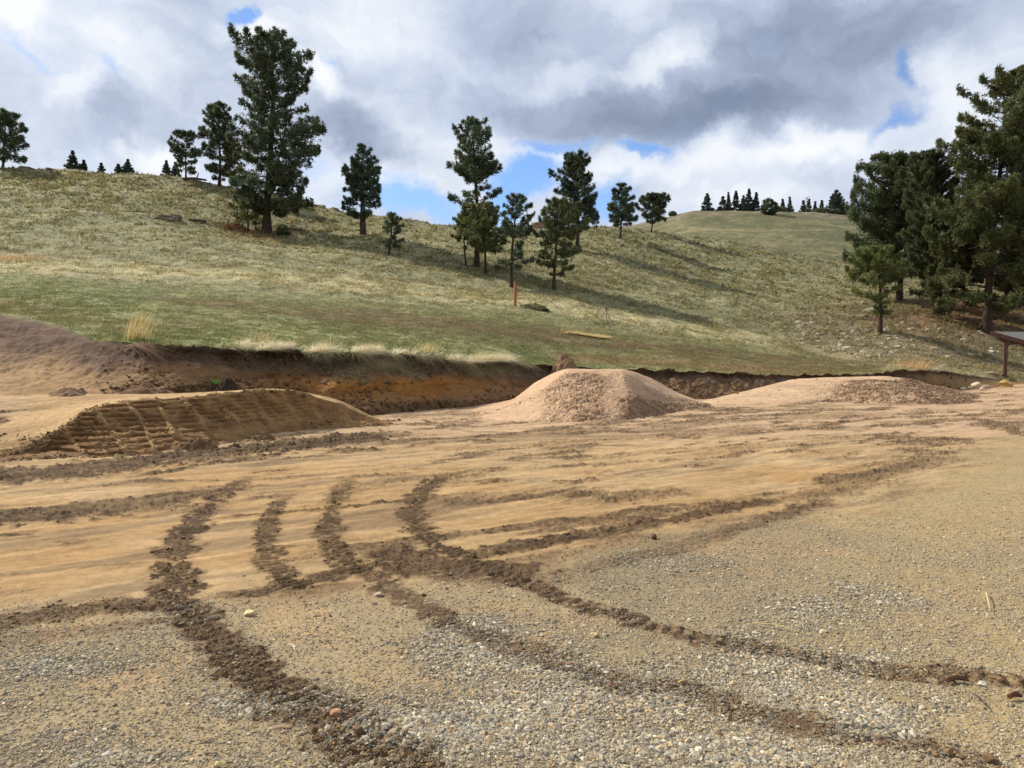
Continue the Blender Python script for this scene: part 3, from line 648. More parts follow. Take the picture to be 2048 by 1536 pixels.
def left_fn(G, u, v):
    x, y, z = G[..., 0], G[..., 1], G[..., 2]; face = ss(.02, .12, v) * (1 - ss(1.86, 1.99, v)); face = face + 0 * u
    px = pxof(x, y, z); py = pyof(y, z); top = np.interp(px, [80, 145, 200, 300, 400, 540, 660, 760], [880, 840, 812, 799, 790, 779, 800, 842])
    a = px + 20 * fbm(px * .008, px * 0 + 3, 3, 105) + 5 * fbm(px * .04, py * .05, 3, 106) - (py - top) * (.62 + .2 * fbm(px * .004, px * 0, 2, 107))                                    # bands lean down to the right
    ph = a / 62.0; fr = ph - np.floor(ph); bid = np.floor(ph)
    edge = np.minimum(fr, 1 - fr)
    inb = ss(.06, .14, edge); active = face * ss(70, 95, px) * (1 - ss(560, 660, px))
    low = np.interp(px, [80, 320, 360, 450, 560, 650], [915, 905, 872, 850, 846, 838]); active = active * (1 - ss(-6, 6, py - low))
    amp = (_h(bid.astype(int), bid.astype(int) * 0, 5) * .5 + .5) * np.interp(px, [300, 370, 450, 560], [1, .75, .6, .3])
    nn = fbm(x * 5, z * 5 + y * 4, 4, 100); n3 = fbm(x * 16, z * 18 + y * 12, 3, 101); crumb = ss(.08, .40, nn + .2 * n3 + .15 * ss(350, 420, px) * (1 - ss(500, 560, px)))
    ribs = np.sin(z * 2 * np.pi / .076 + .9 * np.sin(ph * 6.28) * 0.3 + 3 * bid)
    rr = (.035 - .14 * np.maximum(0, ribs + .1) ** 1.5) * inb * active * amp * (1 - .75 * crumb)
    ridge = np.exp(-((edge) / .085) ** 2) * .07 * active * np.clip(.9 + 1.2 * nn, .2, 1.6) * np.interp(px, [300, 400, 560], [1, .7, .3])
    lump = np.exp(-((fr - .5) / .07) ** 2) * np.maximum(0, np.sin(z * 2 * np.pi / .15 + bid)) ** 3 * .03 * active
    d = rr + ridge + lump + face * (.035 * nn + .018 * n3) * (.5 + .5 * (1 - active)) + (1 - face) * (.012 * nn + .006 * n3)
    G = G.copy(); G[..., 1] -= d * .62; G[..., 2] += d * .78
    lipw = np.exp(-((v - 2.0) / .10) ** 2) * ss(.2, .9, nn + .4) * .045; G[..., 2] += lipw
    nl = fbm(x * .5 + y * .2, (y - .3 * x) * 2.4, 4, 104)
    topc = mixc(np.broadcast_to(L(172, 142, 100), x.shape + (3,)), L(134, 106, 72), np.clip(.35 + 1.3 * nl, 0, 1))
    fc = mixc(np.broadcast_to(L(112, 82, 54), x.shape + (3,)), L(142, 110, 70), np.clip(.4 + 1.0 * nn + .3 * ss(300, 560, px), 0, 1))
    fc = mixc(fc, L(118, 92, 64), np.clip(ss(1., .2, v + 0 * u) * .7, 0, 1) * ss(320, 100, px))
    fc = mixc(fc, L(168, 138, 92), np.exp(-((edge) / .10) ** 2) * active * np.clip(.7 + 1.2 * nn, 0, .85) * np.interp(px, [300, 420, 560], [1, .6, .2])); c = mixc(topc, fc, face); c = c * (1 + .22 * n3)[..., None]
    return G, c
lr0 = [W(-330, 985, 8.6), W(-150, 955, 9.6), W(0, 926, 10.8), W(85, 916, 11.35), W(200, 914, 11.45), W(320, 905, 12.0), W(450, 886, 13.2), W(600, 866, 14.9), W(720, 856, 15.9), W(800, 851, 16.4), W(860, 846, 17)]
lr2 = [W(-330, 968, 9.1), W(-150, 935, 10.2), W(0, 905, 11.4), W(85, 880, 11.9), W(195, 813, 12.7), W(310, 799, 13.4), W(430, 789, 14.1), W(540, 780, 14.9), W(665, 803, 16.1), W(775, 843, 17), W(858, 843, 17.4)]
lr1 = [tuple(.5 * (np.array(a) + b_) + np.array([0, .10, -.07 if 3 <= i <= 8 else 0])) for i, (a, b_) in enumerate(zip(lr0, lr2))]
lr3 = [W(-330, 905, 11.4), W(-150, 868, 12.3), W(0, 838, 13.2), W(85, 822, 13.5), W(195, 804, 13.8), W(310, 793, 14.3), W(430, 784, 14.9), W(540, 778, 15.4), W(665, 797, 16.8), W(772, 839, 17.7), W(856, 840, 18)]
def toe_pt(px, dy=.3): return (float((TOE_Y(px) + dy) * (px - 1024) / F), float(TOE_Y(px) + dy), float(TOE_Z(px)) + .03)
lr4 = [toe_pt(-330), toe_pt(-150), toe_pt(0), toe_pt(85), toe_pt(195), toe_pt(310), toe_pt(430, .1), W(540, 780, 16.0), W(665, 800, 17.4), W(770, 838, 18.2), W(854, 839, 18.5)]
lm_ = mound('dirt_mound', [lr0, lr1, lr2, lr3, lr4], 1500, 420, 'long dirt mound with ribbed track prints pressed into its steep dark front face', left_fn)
def rough_fn(seed, smooth_v, pinkc, darkc, coarse):
    def fn(G, u, v):
        x, y, z = G[..., 0], G[..., 1], G[..., 2]; u = u + 0 * v; v = v + 0 * u
        n1 = fbm(x * 1.2, y * 1.2 + z, 4, seed); n2 = fbm(x * 4, y * 4 + z * 4, 4, seed + 1); n3 = fbm(x * 14, y * 14 + z * 14, 3, seed + 2)
        rgh = coarse(u, v); n4 = fbm(x * 40, y * 40 + z * 40, 2, seed + 3); d = rgh * (.09 * n1 + .05 * n2 + .032 * n3 + .014 * n4) + (1 - rgh) * (.02 * n1 + .012 * n2)
        G = G.copy(); sl = ss(-.2, .3, v) * (1 - ss(len_v - .3, len_v, v)); G[..., 2] += d * .8 * sl; G[..., 1] -= d * .5 * sl
        c = mixc(np.broadcast_to(L(*pinkc), x.shape + (3,)), L(*darkc), np.clip(rgh * (.40 + .8 * n2 + .35 * ss(2.6, 3.4, u)) + .35 * n1, 0, 1)); stk = fbm(x * .6 + z, (y * 1.5 + z) * 5, 4, seed + 5); c = c * (1 + (.10 + .25 * rgh) * n3 + .25 * stk * (1 - rgh) + .2 * n4 * rgh)[..., None]
        return G, c
    len_v = 4; return fn
def coarse_c(u, v):   # loose crumbly side of the middle mound
    a = ss(1.9, 2.5, u) * (1 - ss(3.35, 3.8, u)) * (1 - ss(1.7, 1.95, v)); b_ = ss(3.6, 3.9, u) * (1 - ss(.7, 1.2, v)); d = ss(1.0, 1.6, u) * (1 - ss(.9, 1.3, u)) ; return np.clip(a + b_ + .10 + .25 * ss(.9, 1.3, v) * (1 - ss(1.6, 1.9, v)), 0, 1)
cr0 = [W(880, 842, 17.5), W(960, 842, 17.6), W(1060, 844, 17.3), W(1150, 847, 17), W(1255, 842, 17.5), W(1300, 834, 18.5), W(1350, 824, 20), W(1425, 812, 22.1)]
cr1 = [W(905, 834, 18.5), W(985, 829, 18.7), W(1075, 810, 18.9), W(1150, 790, 18.8), W(1254, 788, 18.9), W(1302, 802, 19.9), W(1350, 805, 21.1), W(1420, 806, 22.6)]
cr2 = [W(935, 822, 20), W(1010, 808, 20.4), W(1080, 775, 20.3), W(1136, 740, 20.4), W(1242, 740, 20.4), W(1290, 766, 20.9), W(1345, 791, 21.6), W(1410, 804, 23.1)]
cr3 = [W(950, 812, 21.9), W(1022, 799, 22.3), W(1075, 762, 22), W(1134, 738, 22), W(1240, 738, 22), W(1300, 756, 22.6), W(1352, 783, 23), W(1400, 802, 24)]
cm = mound('dirt_mound', [cr0, cr1, cr2, cr3], 900, 300, 'flat-topped tan dirt jump in the middle with crumbly front face and smooth right ramp', rough_fn(110, 0, (180, 149, 118), (132, 105, 80), coarse_c), .42)
def coarse_r(u, v): return np.clip(.15 + ss(2.4, 3.1, u) * (1 - ss(1.75, 2.0, v)) + ss(4.3, 4.9, u), 0, 1)
rr0 = [W(1370, 812, 22.4), W(1480, 809, 23.1), W(1570, 807, 23.5), W(1655, 804, 24.2), W(1750, 808, 23.3), W(1830, 810, 22.8), W(1890, 808, 23.2), W(1965, 803, 24.5)]
rr1 = [W(1380, 808, 23.3), W(1485, 799, 24.2), W(1575, 790, 24.9), W(1688, 786, 25), W(1752, 781, 24.7), W(1822, 787, 24.2), W(1888, 798, 24), W(1962, 801, 25)]
rr2 = [W(1395, 804, 24.4), W(1500, 781, 25.8), W(1580, 767, 26.6), W(1700, 759, 27), W(1757, 757, 26.8), W(1822, 767, 26.6), W(1892, 786, 26.2), W(1960, 798, 26)]
rr3 = [W(1420, 801, 25.2), W(1535, 771, 27), W(1592, 758, 28), W(1700, 753, 28.8), W(1772, 753, 28.6), W(1830, 761, 28.3), W(1892, 776, 28.3), W(1958, 791, 27.6)]
rm_ = mound('dirt_mound', [rr0, rr1, rr2, rr3], 800, 240, 'low dirt ramp on the right with a smooth pale run-up and dark crumbly right side', rough_fn(120, 0, (184, 154, 122), (114, 90, 68), coarse_r), .4)

# ------------------------------------------------------------------ pines
M_FOL = mat_vcol('pine_needles', rough=.5, spec=.35, transl=.28)
M_BARK = mat_vcol('pine_bark', rough=.9, bump=((14, .8, .06),), vary=((5, .25), (20, .3)))
def needle_tufts(pos, axis, size, col, r, per=9, wid=.16, spread=.75):
    """every tuft: thin needles fanning out round the shoot axis"""
    n = len(pos); p = np.repeat(pos, per, 0); a = np.repeat(axis, per, 0); s = np.repeat(size, per)
    d = a * r.uniform(.15, 1.1, (n * per, 1)) + r.normal(0, spread, (n * per, 3)); d /= np.linalg.norm(d, axis=1)[:, None]
    side = np.cross(d, r.normal(0, 1, d.shape)); side /= np.linalg.norm(side, axis=1)[:, None] + 1e-9
    w = (s * wid * r.uniform(.7, 1.3, n * per))[:, None]; tip = p + d * (s * r.uniform(.75, 1.25, n * per))[:, None]; b = p - d * s[:, None] * .1
    mid_ = (b + tip) * .5
    v = np.stack([b, mid_ + side * w, tip, mid_ - side * w], 1).reshape(-1, 3)
    f = (np.array([(0, 1, 2, 3)])[None] + (np.arange(n * per) * 4)[:, None, None]).reshape(-1, 4)
    cc = np.repeat(np.repeat(col, per, 0) * r.uniform(.8, 1.25, (n * per, 1)), 4, 0)
    return v, [f], cc
def pine(base, H, prof, label, group, seed, tone=(54, 66, 44), dens=1.0, trunk=None, crown0=None, tuft=.30, lean=0.0, bare=.12, stems=1, tips=.0, detail=1.0):
    """prof: rows (height fraction, left metres, right metres) from low to high"""
    r = np.random.default_rng(seed); prof = sorted(prof)
    hf = np.array([p[0] for p in prof]); lf = np.array([p[1] for p in prof]); rf = np.array([p[2] for p in prof])
    t = empty('pine_tree', base, label, 'pine tree', group); rt0 = (trunk or H * .022) * .8
    dens *= 1.1 if 4 < H < 14 else 1.0; tuft *= .82; hf, lf, rf = np.append(hf, 1.0), np.append(lf, tuft * .4), np.append(rf, tuft * .4)
    wob = lambda z: np.stack([lean * z + .012 * H * np.sin(z / H * 5 + seed), .012 * H * np.sin(z / H * 4 + seed * 2), z], -1)
    mb = MB(); zz = np.linspace(0, 1, 16) * H * .97; tr_ = rt0 * (1 - zz / H) ** .8 + .012; tr_ = tr_ * (1 + .6 * np.exp(-zz / (rt0 * 2.2)))
    pts = wob(zz); pts[0, 2] = -.35
    bark = np.array(lin((70, 57, 48))); mb.tube(pts, tr_, 9, bark)
    if stems > 1: p2 = pts[:11] + np.array([rt0 * 2.2, .1, 0]) * np.linspace(1, .3, 11)[:, None]; mb.tube(p2, tr_[:11] * .8, 7, bark)
    lim = MB(); P_, A_, S_, K_ = [], [], [], []
    z0 = hf[0] * H; z = z0; phi = r.uniform(0, 6.28); nb = int(max(18, H * 6.6) * dens * (1 - hf[0]) * detail) + 8
    zs = z0 + (H * .985 - z0) * np.sort(r.uniform(0, 1, nb) ** .9); wh = max(.32, H / 24); zs = np.where(zs < H * .85, np.round(zs / wh) * wh + r.normal(0, .13 * wh, nb), zs).clip(z0 * .95, H * .985)
    for z in zs:
        phi += 2.4 + r.normal(0, .35); cx = math.cos(phi); h = z / H
        l_, r_ = np.interp(h, hf, lf), np.interp(h, hf, rf)
        m_ = (l_ + r_) * .5; ext = (r_ if cx > 0 else l_) * abs(cx) ** 1.0 + m_ * (1 - abs(cx))
        if cx > 0: Lb = math.sqrt((r_ * cx) ** 2 + (m_ * math.sin(phi)) ** 2)
        else: Lb = math.sqrt((l_ * cx) ** 2 + (m_ * math.sin(phi)) ** 2)
        Lb *= r.choice([r.uniform(.5, .85), r.uniform(.85, 1.15), r.uniform(.9, 1.2)])
        Lb *= 1.0
        Lb = max(Lb, tuft * .6)
        up = np.interp(h, [0, .35, .7, 1], [-.12, .05, .35, .95]) + r.normal(0, .10)
        d = np.array([cx, math.sin(phi), 0]); s = np.linspace(0, 1, 6)
        root = wob(np.array([z]))[0]; rise = np.minimum(up * s * Lb + .16 * Lb * s ** 2 * (1 if h > .3 else .5), (H * .985 - z) * np.interp(h, [.6, .9], [.55, .85]))
        bp = root[None] + d[None] * (s * Lb * .96)[:, None] + np.array([0, 0, 1])[None] * rise[:, None]; bp[1:] += r.normal(0, .03 * Lb, (5, 3))
        if Lb > tuft * 1.5: lim.tube(bp, np.linspace(rt0 * .22 * (1 - h * .6), .012, 6).clip(.012), 4, bark * .9)
        nt_ = int((3 + 15.5 * .82 ** .35 * (Lb / (tuft * 5)) ** 1.35) * dens); q = 1 - r.uniform(0, 1, nt_) ** 1.5 * (1 - bare * (1.8 if h < .35 else 1)) * .85
        q[:2] = (1.0, .95); lat = r.normal(0, .16, nt_) * Lb * np.minimum(1, 1.5 * (1.12 - q)) * (q > .05); nd = np.array([-d[1], d[0], 0])
        c0 = np.stack([np.interp(q, s, bp[:, i]) for i in range(3)], 1) + nd[None] * lat[:, None]; c0[:, 2] += r.normal(.02, .05, nt_) * Lb + r.uniform(0, .35, nt_) * tuft
        # side shoots so foliage hangs on wood
        ax = d[None] * .7 + nd[None] * np.sign(lat)[:, None] * .5 + np.array([0, 0, .75])[None]; ax /= np.linalg.norm(ax, axis=1)[:, None]
        P_.append(c0); A_.append(ax); S_.append(np.full(nt_, tuft) * r.uniform(.75, 1.2, nt_))
        K_.append(np.full(nt_, r.uniform(.72, 1.25)) * (1 + .15 * r.normal(0, 1, nt_)).clip(.6, 1.5) * (1 + tips * (q - .6)))
        for _ in range(2 if Lb > tuft * 4 else 0):
            qq = r.uniform(.35, .8); i = int(qq * 5); pa = bp[i]; pb_ = pa + (d * .35 + nd * r.choice([-1, 1]) * .3) * Lb * (1 - qq * .4) + np.array([0, 0, .05 * Lb])
            lim.tube([pa, (pa + pb_) / 2 + r.normal(0, .02 * Lb, 3), pb_], [.02 * max(rt0 * 3, .6), .012, .008], 4, bark * .9)
    P_ = np.vstack(P_); A_ = np.vstack(A_); S_ = np.concatenate(S_); K_ = np.concatenate(K_)
    top = wob(np.array([H * .95, H * .98, H]))[:, :]; P_ = np.vstack([P_, top]); A_ = np.vstack([A_, [[0, 0, 1]] * 3]); S_ = np.concatenate([S_, [tuft] * 3]); K_ = np.concatenate([K_, [1.] * 3])
    hue = fbm(P_[:, 0] * .8 + seed, P_[:, 2] * .8, 3, 200)
    col = np.array(lin(tone))[None] * np.array([2.9, 2.6, 2.5])[None] * K_[:, None]; col = mixc(col, np.array(lin((96, 92, 50)))[None], np.clip(.12 + .5 * hue + tips * .1, 0, .6))
    v, fs, cc = needle_tufts(P_, A_, S_, col, r, per=11, wid=.10, spread=.6)
    mesh_obj('crown', v, fs, M_FOL, cc, False, t)
    mb.build('trunk', M_BARK, t, True)
    if lim.n: lim.build('limbs', M_BARK, t, False)
    return t
def place_pine(bx, by, top_py, tx, prof_px, label, group, seed, at=None, **kw):
    p = hill_point(bx, by) if at is None else at
    Y = p[1]; m = Y / F; zf = lambda y_: float(zof(y_, Y) - p[2]); H = zf(top_py + 3)
    bpy0 = pyof(Y, p[2])
    prof = [(zf(y) / H, (bx + (tx - bx) * (bpy0 - y) / (bpy0 - top_py) - l) * m, (r_ - bx - (tx - bx) * (bpy0 - y) / (bpy0 - top_py)) * m) for y, l, r_ in prof_px]
    prof = [(max(.02, min(a, 1)), max(b_, .05), max(c_, .05)) for a, b_, c_ in prof]
    return pine(tuple(p), H, prof, label, group, seed, lean=(tx - bx) * m / H, **kw)
G1 = 'pines on the near hillside'
BG = (50, 62, 46)
place_pine(538, 466, 66, 549, [(432, 520, 612), (420, 500, 615), (405, 480, 632), (390, 475, 650), (372, 480, 640), (350, 478, 612), (335, 478, 622), (318, 474, 655), (300, 472, 650), (285, 474, 668), (268, 480, 640), (250, 478, 620), (232, 474, 612), (218, 470, 600), (200, 478, 625), (186, 474, 640), (172, 462, 600), (150, 458, 592), (138, 462, 588), (118, 505, 590), (95, 508, 585), (78, 520, 570), (68, 538, 560)],
           'tallest pine on the left, broad ragged dark crown standing alone on the slope', G1, 11, tone=BG, dens=1.55, trunk=.42, tuft=.36, bare=.2)
place_pine(497, 462, 380, 492, [(455, 470, 520), (440, 448, 528), (425, 446, 530), (405, 462, 524), (392, 478, 510)], 'low bushy green young pine at the left foot of the tallest left pine', G1, 12, tone=(72, 80, 46), dens=1.3, tuft=.3, trunk=.09)
place_pine(437, 372, 205, 442, [(358, 425, 450), (345, 405, 472), (325, 400, 482), (300, 405, 478), (270, 408, 470), (250, 410, 468), (235, 420, 462), (218, 430, 455)], 'slender dark pine just left of the tallest left pine', G1, 13, tone=BG, dens=1.5, tuft=.36)
place_pine(470, 372, 285, 470, [(362, 452, 492), (345, 445, 496), (320, 448, 494), (300, 455, 485)], 'small brownish pine wedged between the slender pine and the tallest left pine', G1, 14, tone=(70, 72, 46), dens=1.4, tuft=.3)
place_pine(372, 360, 263, 374, [(345, 360, 395), (335, 352, 400), (318, 346, 400), (300, 343, 396), (285, 350, 394), (272, 358, 388)], 'short round pine on the crest, left of the slender pine', G1, 15, tone=BG, dens=1.4, tuft=.36)
place_pine(6, 335, 222, 14, [(322, -20, 45), (312, -32, 56), (290, -35, 55), (265, -28, 45), (245, -18, 36), (232, 0, 26)], 'dark pine cut by the left edge of the photo on the crest', G1, 16, tone=BG, dens=1.4, tuft=.38)
place_pine(725, 469, 288, 724, [(438, 700, 742), (425, 690, 752), (405, 685, 762), (385, 684, 768), (365, 687, 762), (345, 694, 752), (328, 702, 748), (310, 708, 740), (298, 714, 734)], 'narrow two-stemmed pine alone right of the tallest left pine', G1, 17, tone=(46, 60, 46), dens=1.6, tuft=.31, stems=2)
place_pine(778, 511, 425, 785, [(494, 768, 798), (485, 758, 818), (470, 760, 808), (455, 768, 802), (440, 775, 795)], 'little young pine on the slope right of the two-stemmed pine', G1, 18, tone=(50, 66, 46), dens=1.4, tuft=.26, trunk=.1)
place_pine(952, 534, 238, 951, [(478, 935, 975), (460, 915, 985), (440, 905, 988), (420, 894, 996), (402, 888, 1006), (385, 890, 1010), (368, 895, 1002), (350, 898, 998), (335, 898, 995), (318, 908, 994), (300, 908, 992), (285, 914, 984), (268, 924, 976), (252, 935, 966)], 'tall spire-shaped pine rising at the left of the middle clump', G1, 19, tone=(50, 64, 48), dens=1.35, tuft=.32)
place_pine(970, 549, 405, 968, [(508, 945, 998), (495, 928, 1012), (475, 918, 1015), (455, 922, 1012), (435, 932, 1004), (418, 948, 990)], 'bushy olive-green pine in front of the tall spire-shaped pine', G1, 20, tone=(66, 74, 44), dens=1.6, tuft=.28)
place_pine(931, 532, 432, 928, [(495, 918, 945), (485, 908, 950), (465, 904, 950), (448, 912, 944)], 'thin pole pine with a small tuft crown at the left of the middle clump', G1, 21, tone=(62, 72, 44), dens=1.2, tuft=.25, trunk=.08)
place_pine(1023, 574, 388, 1031, [(545, 985, 1062), (532, 1000, 1056), (512, 988, 1082), (495, 985, 1080), (475, 995, 1072), (458, 1000, 1070), (440, 1006, 1062), (420, 1008, 1056), (402, 1015, 1042)], 'open-branched pine with gaps, directly behind the wooden post', G1, 22, tone=(46, 58, 42), dens=1.25, tuft=.27)
place_pine(1110, 580, 396, 1113, [(552, 1112, 1152), (542, 1085, 1150), (518, 1070, 1160), (505, 1062, 1168), (485, 1068, 1172), (460, 1075, 1156), (440, 1084, 1150), (420, 1092, 1140), (405, 1100, 1128)], 'olive pine with lowest boughs near the ground, rightmost in front of the middle clump', G1, 23, tone=(58, 66, 42), dens=1.45, tuft=.27)
place_pine(1157, 500, 303, 1151, [(468, 1120, 1196), (450, 1112, 1200), (430, 1104, 1197), (410, 1110, 1190), (392, 1108, 1184), (376, 1098, 1186), (360, 1120, 1172), (345, 1126, 1178), (325, 1132, 1174), (312, 1140, 1162)], 'tall dark pine behind the middle clump, its top left of the blue gap', G1, 24, tone=(42, 54, 44), dens=1.7, tuft=.34)
place_pine(1189, 458, 418, 1189, [(452, 1182, 1198), (440, 1180, 1198), (428, 1184, 1194)], 'tiny dark pine tucked at the right foot of the tall dark middle pine', G1, 124, tone=(42, 54, 44), dens=1.2, tuft=.3)
place_pine(1240, 477, 366, 1244, [(452, 1226, 1262), (440, 1219, 1272), (422, 1218, 1276), (405, 1223, 1268), (388, 1230, 1260), (375, 1237, 1252)], 'small pointed pine standing apart right of the middle clump', G1, 25, tone=(48, 60, 46), dens=1.6, tuft=.36)
place_pine(1302, 464, 388, 1310, [(450, 1285, 1330), (438, 1276, 1334), (420, 1277, 1336), (405, 1285, 1332), (394, 1298, 1322)], 'squat round-topped pine right of the small pointed pine', G1, 26, tone=(48, 58, 42), dens=1.7, tuft=.36)
G2 = 'pines in the right-hand stand'
RG = (66, 76, 44)
place_pine(1760, 666, 492, 1756, [(632, 1742, 1778), (612, 1738, 1776), (598, 1724, 1775), (585, 1692, 1800), (570, 1690, 1806), (552, 1700, 1800), (535, 1698, 1788), (515, 1722, 1782), (500, 1738, 1770)], 'short front pine with bright green layered boughs and a bare lower trunk', G2, 31, tone=(64, 74, 40), dens=1.5, tuft=.24, trunk=.17, tips=.3)
place_pine(1797, 602, 312, 1806, [(555, 1720, 1850), (530, 1702, 1850), (500, 1700, 1860), (470, 1696, 1870), (440, 1700, 1868), (415, 1716, 1862), (390, 1722, 1855), (365, 1732, 1850), (345, 1738, 1842), (328, 1770, 1830)], 'broad rounded pine at the left end of the right stand', G2, 32, tone=(52, 62, 40), dens=2.3, tuft=.25, trunk=.3)
place_pine(1880, 630, 300, 1852, [(600, 1835, 1925), (580, 1825, 1935), (550, 1820, 1940), (520, 1815, 1935), (480, 1812, 1930), (440, 1810, 1920), (400, 1808, 1905), (365, 1815, 1895), (340, 1822, 1888), (318, 1832, 1872)], 'dense dark pine in the middle of the right stand, behind the layered one', G2, 33, tone=(50, 58, 38), dens=2.4, tuft=.25, trunk=.22)
place_pine(1966, 662, 133, 2020, [(612, 1890, 2050), (590, 1880, 2080), (560, 1870, 2100), (530, 1900, 2110), (500, 1875, 2115), (470, 1868, 2100), (440, 1880, 2100), (410, 1885, 2085), (380, 1892, 2080), (350, 1900, 2075), (325, 1896, 2070), (300, 1925, 2070), (280, 1908, 2072), (255, 1908, 2068), (235, 1920, 2062), (215, 1950, 2062), (195, 1972, 2058), (175, 1992, 2056), (155, 2004, 2048), (142, 2010, 2038)], 'tallest pine of the right stand, its top near the right edge of the photo', G2, 34, tone=(58, 66, 40), dens=2.1, tuft=.27, trunk=.34, bare=.3)
place_pine(2075, 655, 395, 2070, [(615, 2010, 2150), (590, 1990, 2160), (555, 1992, 2160), (520, 2000, 2150), (480, 2005, 2140), (450, 2020, 2120), (420, 2040, 2100)], 'full green pine behind the shelter roof at the right edge', G2, 35, tone=(60, 68, 38), dens=2.2, tuft=.25)
place_pine(2046, 612, 290, 2044, [(540, 2000, 2090), (480, 1995, 2095), (420, 2000, 2090), (370, 2008, 2080), (330, 2020, 2065), (305, 2035, 2055)], 'dark bluish pine showing behind the tallest right-hand pine', G2, 36, tone=(34, 44, 42), dens=2.2, tuft=.28)
place_pine(1925, 600, 420, 1925, [(570, 1890, 1965), (530, 1880, 1970), (490, 1885, 1965), (450, 1900, 1950)], 'shaded pine deep in the gap of the right stand', G2, 37, tone=(42, 50, 38), dens=2.3, tuft=.27)
# skyline trees
G3 = 'small trees along the left crest'
for i, (x, b_, t_, w_, s_l) in enumerate([(146, 338, 303, 28, 'largest cone-shaped tree'), (168, 338, 322, 14, 'tiny cone tree right beside the largest one'), (203, 343, 328, 13, 'tiniest lone cone tree'), (237, 345, 330, 15, 'small blunt tree'), (256, 347, 320, 23, 'pointed tree right of the small blunt tree'), (333, 353, 323, 20, 'dark pointed tree'), (351, 355, 326, 22, 'shaggy low tree left of the short round pine')]):
    p = hill_point(x, 339 if x < 230 else 352); p = hill_point(x, 0) if False else p
    Yb = p[1] + 9; bpt = np.array([xof(x, b_, Yb), Yb, zof(b_ + 3, Yb)]); m = Yb / F; H = (b_ + 3 - t_) * m
    pine(tuple(bpt), H, [(.05, w_ * .5 * m, w_ * .5 * m), (.2, w_ * .5 * m, w_ * .5 * m), (.5, w_ * .27 * m, w_ * .27 * m), (.85, w_ * .07 * m, w_ * .07 * m)], s_l + ' on the left skyline', G3, 300 + i, tone=(40, 52, 44), dens=2.0, tuft=.17, detail=2.6, trunk=.07)
G4 = 'small trees along the far hilltop'
FT = [(1416, 388, 26, 'lone cone-shaped tree at the left end of the far hilltop'), (1451, 394, 26, 'first tree of the left cluster on the far hilltop'), (1461, 386, 12, 'thin pole-like tree behind the first one of the left cluster'),
      (1477, 383, 20, 'narrow tree before the tallest in the left far cluster'), (1491, 392, 18, 'short tree hidden between two taller in the left far cluster'), (1507, 379, 25, 'tallest tree of the left cluster on the far hilltop'), (1524, 386, 20, 'tree behind the round shrub on the far hilltop'),
      (1578, 399, 17, 'first small tree right of the round shrub on the far hilltop'), (1595, 395, 15, 'thin pointed tree just left of the bare snag'), (1621, 402, 18, 'small tree just right of the bare snag'), (1637, 399, 14, 'thin tree second right of the bare snag'),
      (1649, 404, 12, 'tiny tree third right of the bare snag'), (1661, 402, 16, 'short tree left of the big wide far tree'), (1684, 381, 42, 'biggest wide tree on the far hilltop'), (1702, 411, 13, 'tiny tree right beside the biggest wide far tree'), (1715, 421, 12, 'last tiny tree before the right stand on the far hilltop')]
for i, (x, t_, w_, lb) in enumerate(FT):
    p = far_point(x + 2 * math.sin(i * 5)); p = p + [0, 2 + 5 * math.sin(i * 3.3) ** 2, -.3]; m = p[1] / F; H = (pyof(p[1], p[2]) - t_) * m; r_ = (.62 if w_ > 35 else .5)
    pine(tuple(p), H, [(.04, w_ * .5 * m, w_ * .5 * m), (.2, w_ * .52 * m, w_ * .52 * m), (.55, w_ * r_ * .5 * m, w_ * r_ * .5 * m), (.88, w_ * .07 * m, w_ * .1 * m)], lb, G4, 400 + i, tone=(42, 54, 46), dens=1.5, tuft=.36, detail=1.6, trunk=.14)

# ------------------------------------------------------------------ shrubs, snag, brush
M_STEM = mat_vcol('dry_stems', rough=.85); M_GRASS = mat_vcol('dry_grass', rough=.7, spec=.2, transl=.42)
M_ROCK = mat_vcol('rock', bump=((9, .6, .05), (40, .4, .012)), vary=((6, .2), (25, .2)))
def shrub(name, base, rad, h, tone, label, cat, seed, tuft=.3, n=260):
    r = np.random.default_rng(seed); t = empty(name, tuple(base), label, cat)
    u = r.normal(0, 1, (n, 3)); u /= np.linalg.norm(u, axis=1)[:, None]; q = r.uniform(.45, 1, (n, 1)) ** .6; tone = tuple(min(255, v * 1.35) for v in tone); p = u * q * [rad, rad, h * .55] + [0, 0, h * .5]; p[:, 2] = np.maximum(p[:, 2], .05)
    p *= (1 + .18 * fbm(u[:, 0] * 2 + seed, u[:, 2] * 2, 3, seed))[:, None]
    v, fs, cc = needle_tufts(p, u, np.full(n, tuft), np.array(lin(tone))[None] * r.uniform(.7, 1.3, (n, 1)), r, per=9); mesh_obj('foliage', v, fs, M_FOL, cc, False, t)
    mb = MB()
    for i in range(9):
        e = p[r.integers(n)]; mb.tube([np.array([0, 0, -.2]), e * [.3, .3, .5], e], [.05, .035, .01], 4, lin((84, 68, 54)))
    mb.build('stems', M_STEM, t)
p = far_point(1536); pp = far_point(1536, 430); shrub('shrub', pp, 2.6, 4.4, (52, 58, 38), 'dark round juniper shrub below the left far cluster', 'shrub', 501, tuft=.6, n=420)
shrub('shrub', hill_point(566, 472), .55, .75, (60, 66, 42), 'low green shrub at the right foot of the tallest left pine', 'shrub', 502, tuft=.2, n=140)
for i, (x, w_) in enumerate([(1345, 1.2), (1556, 2.0), (1640, 2.2), (1668, 1.6)]):
    shrub('shrub', far_point(x) + [0, -1, -.2], w_, 1.3, (70, 72, 52), ['low scrub at the left end of the far crest', 'low scrub right beside the round juniper', 'low scrub under the small far trees right of the snag', 'low scrub left of the biggest wide far tree'][i], 'shrub', 510 + i, tuft=.5, n=140)
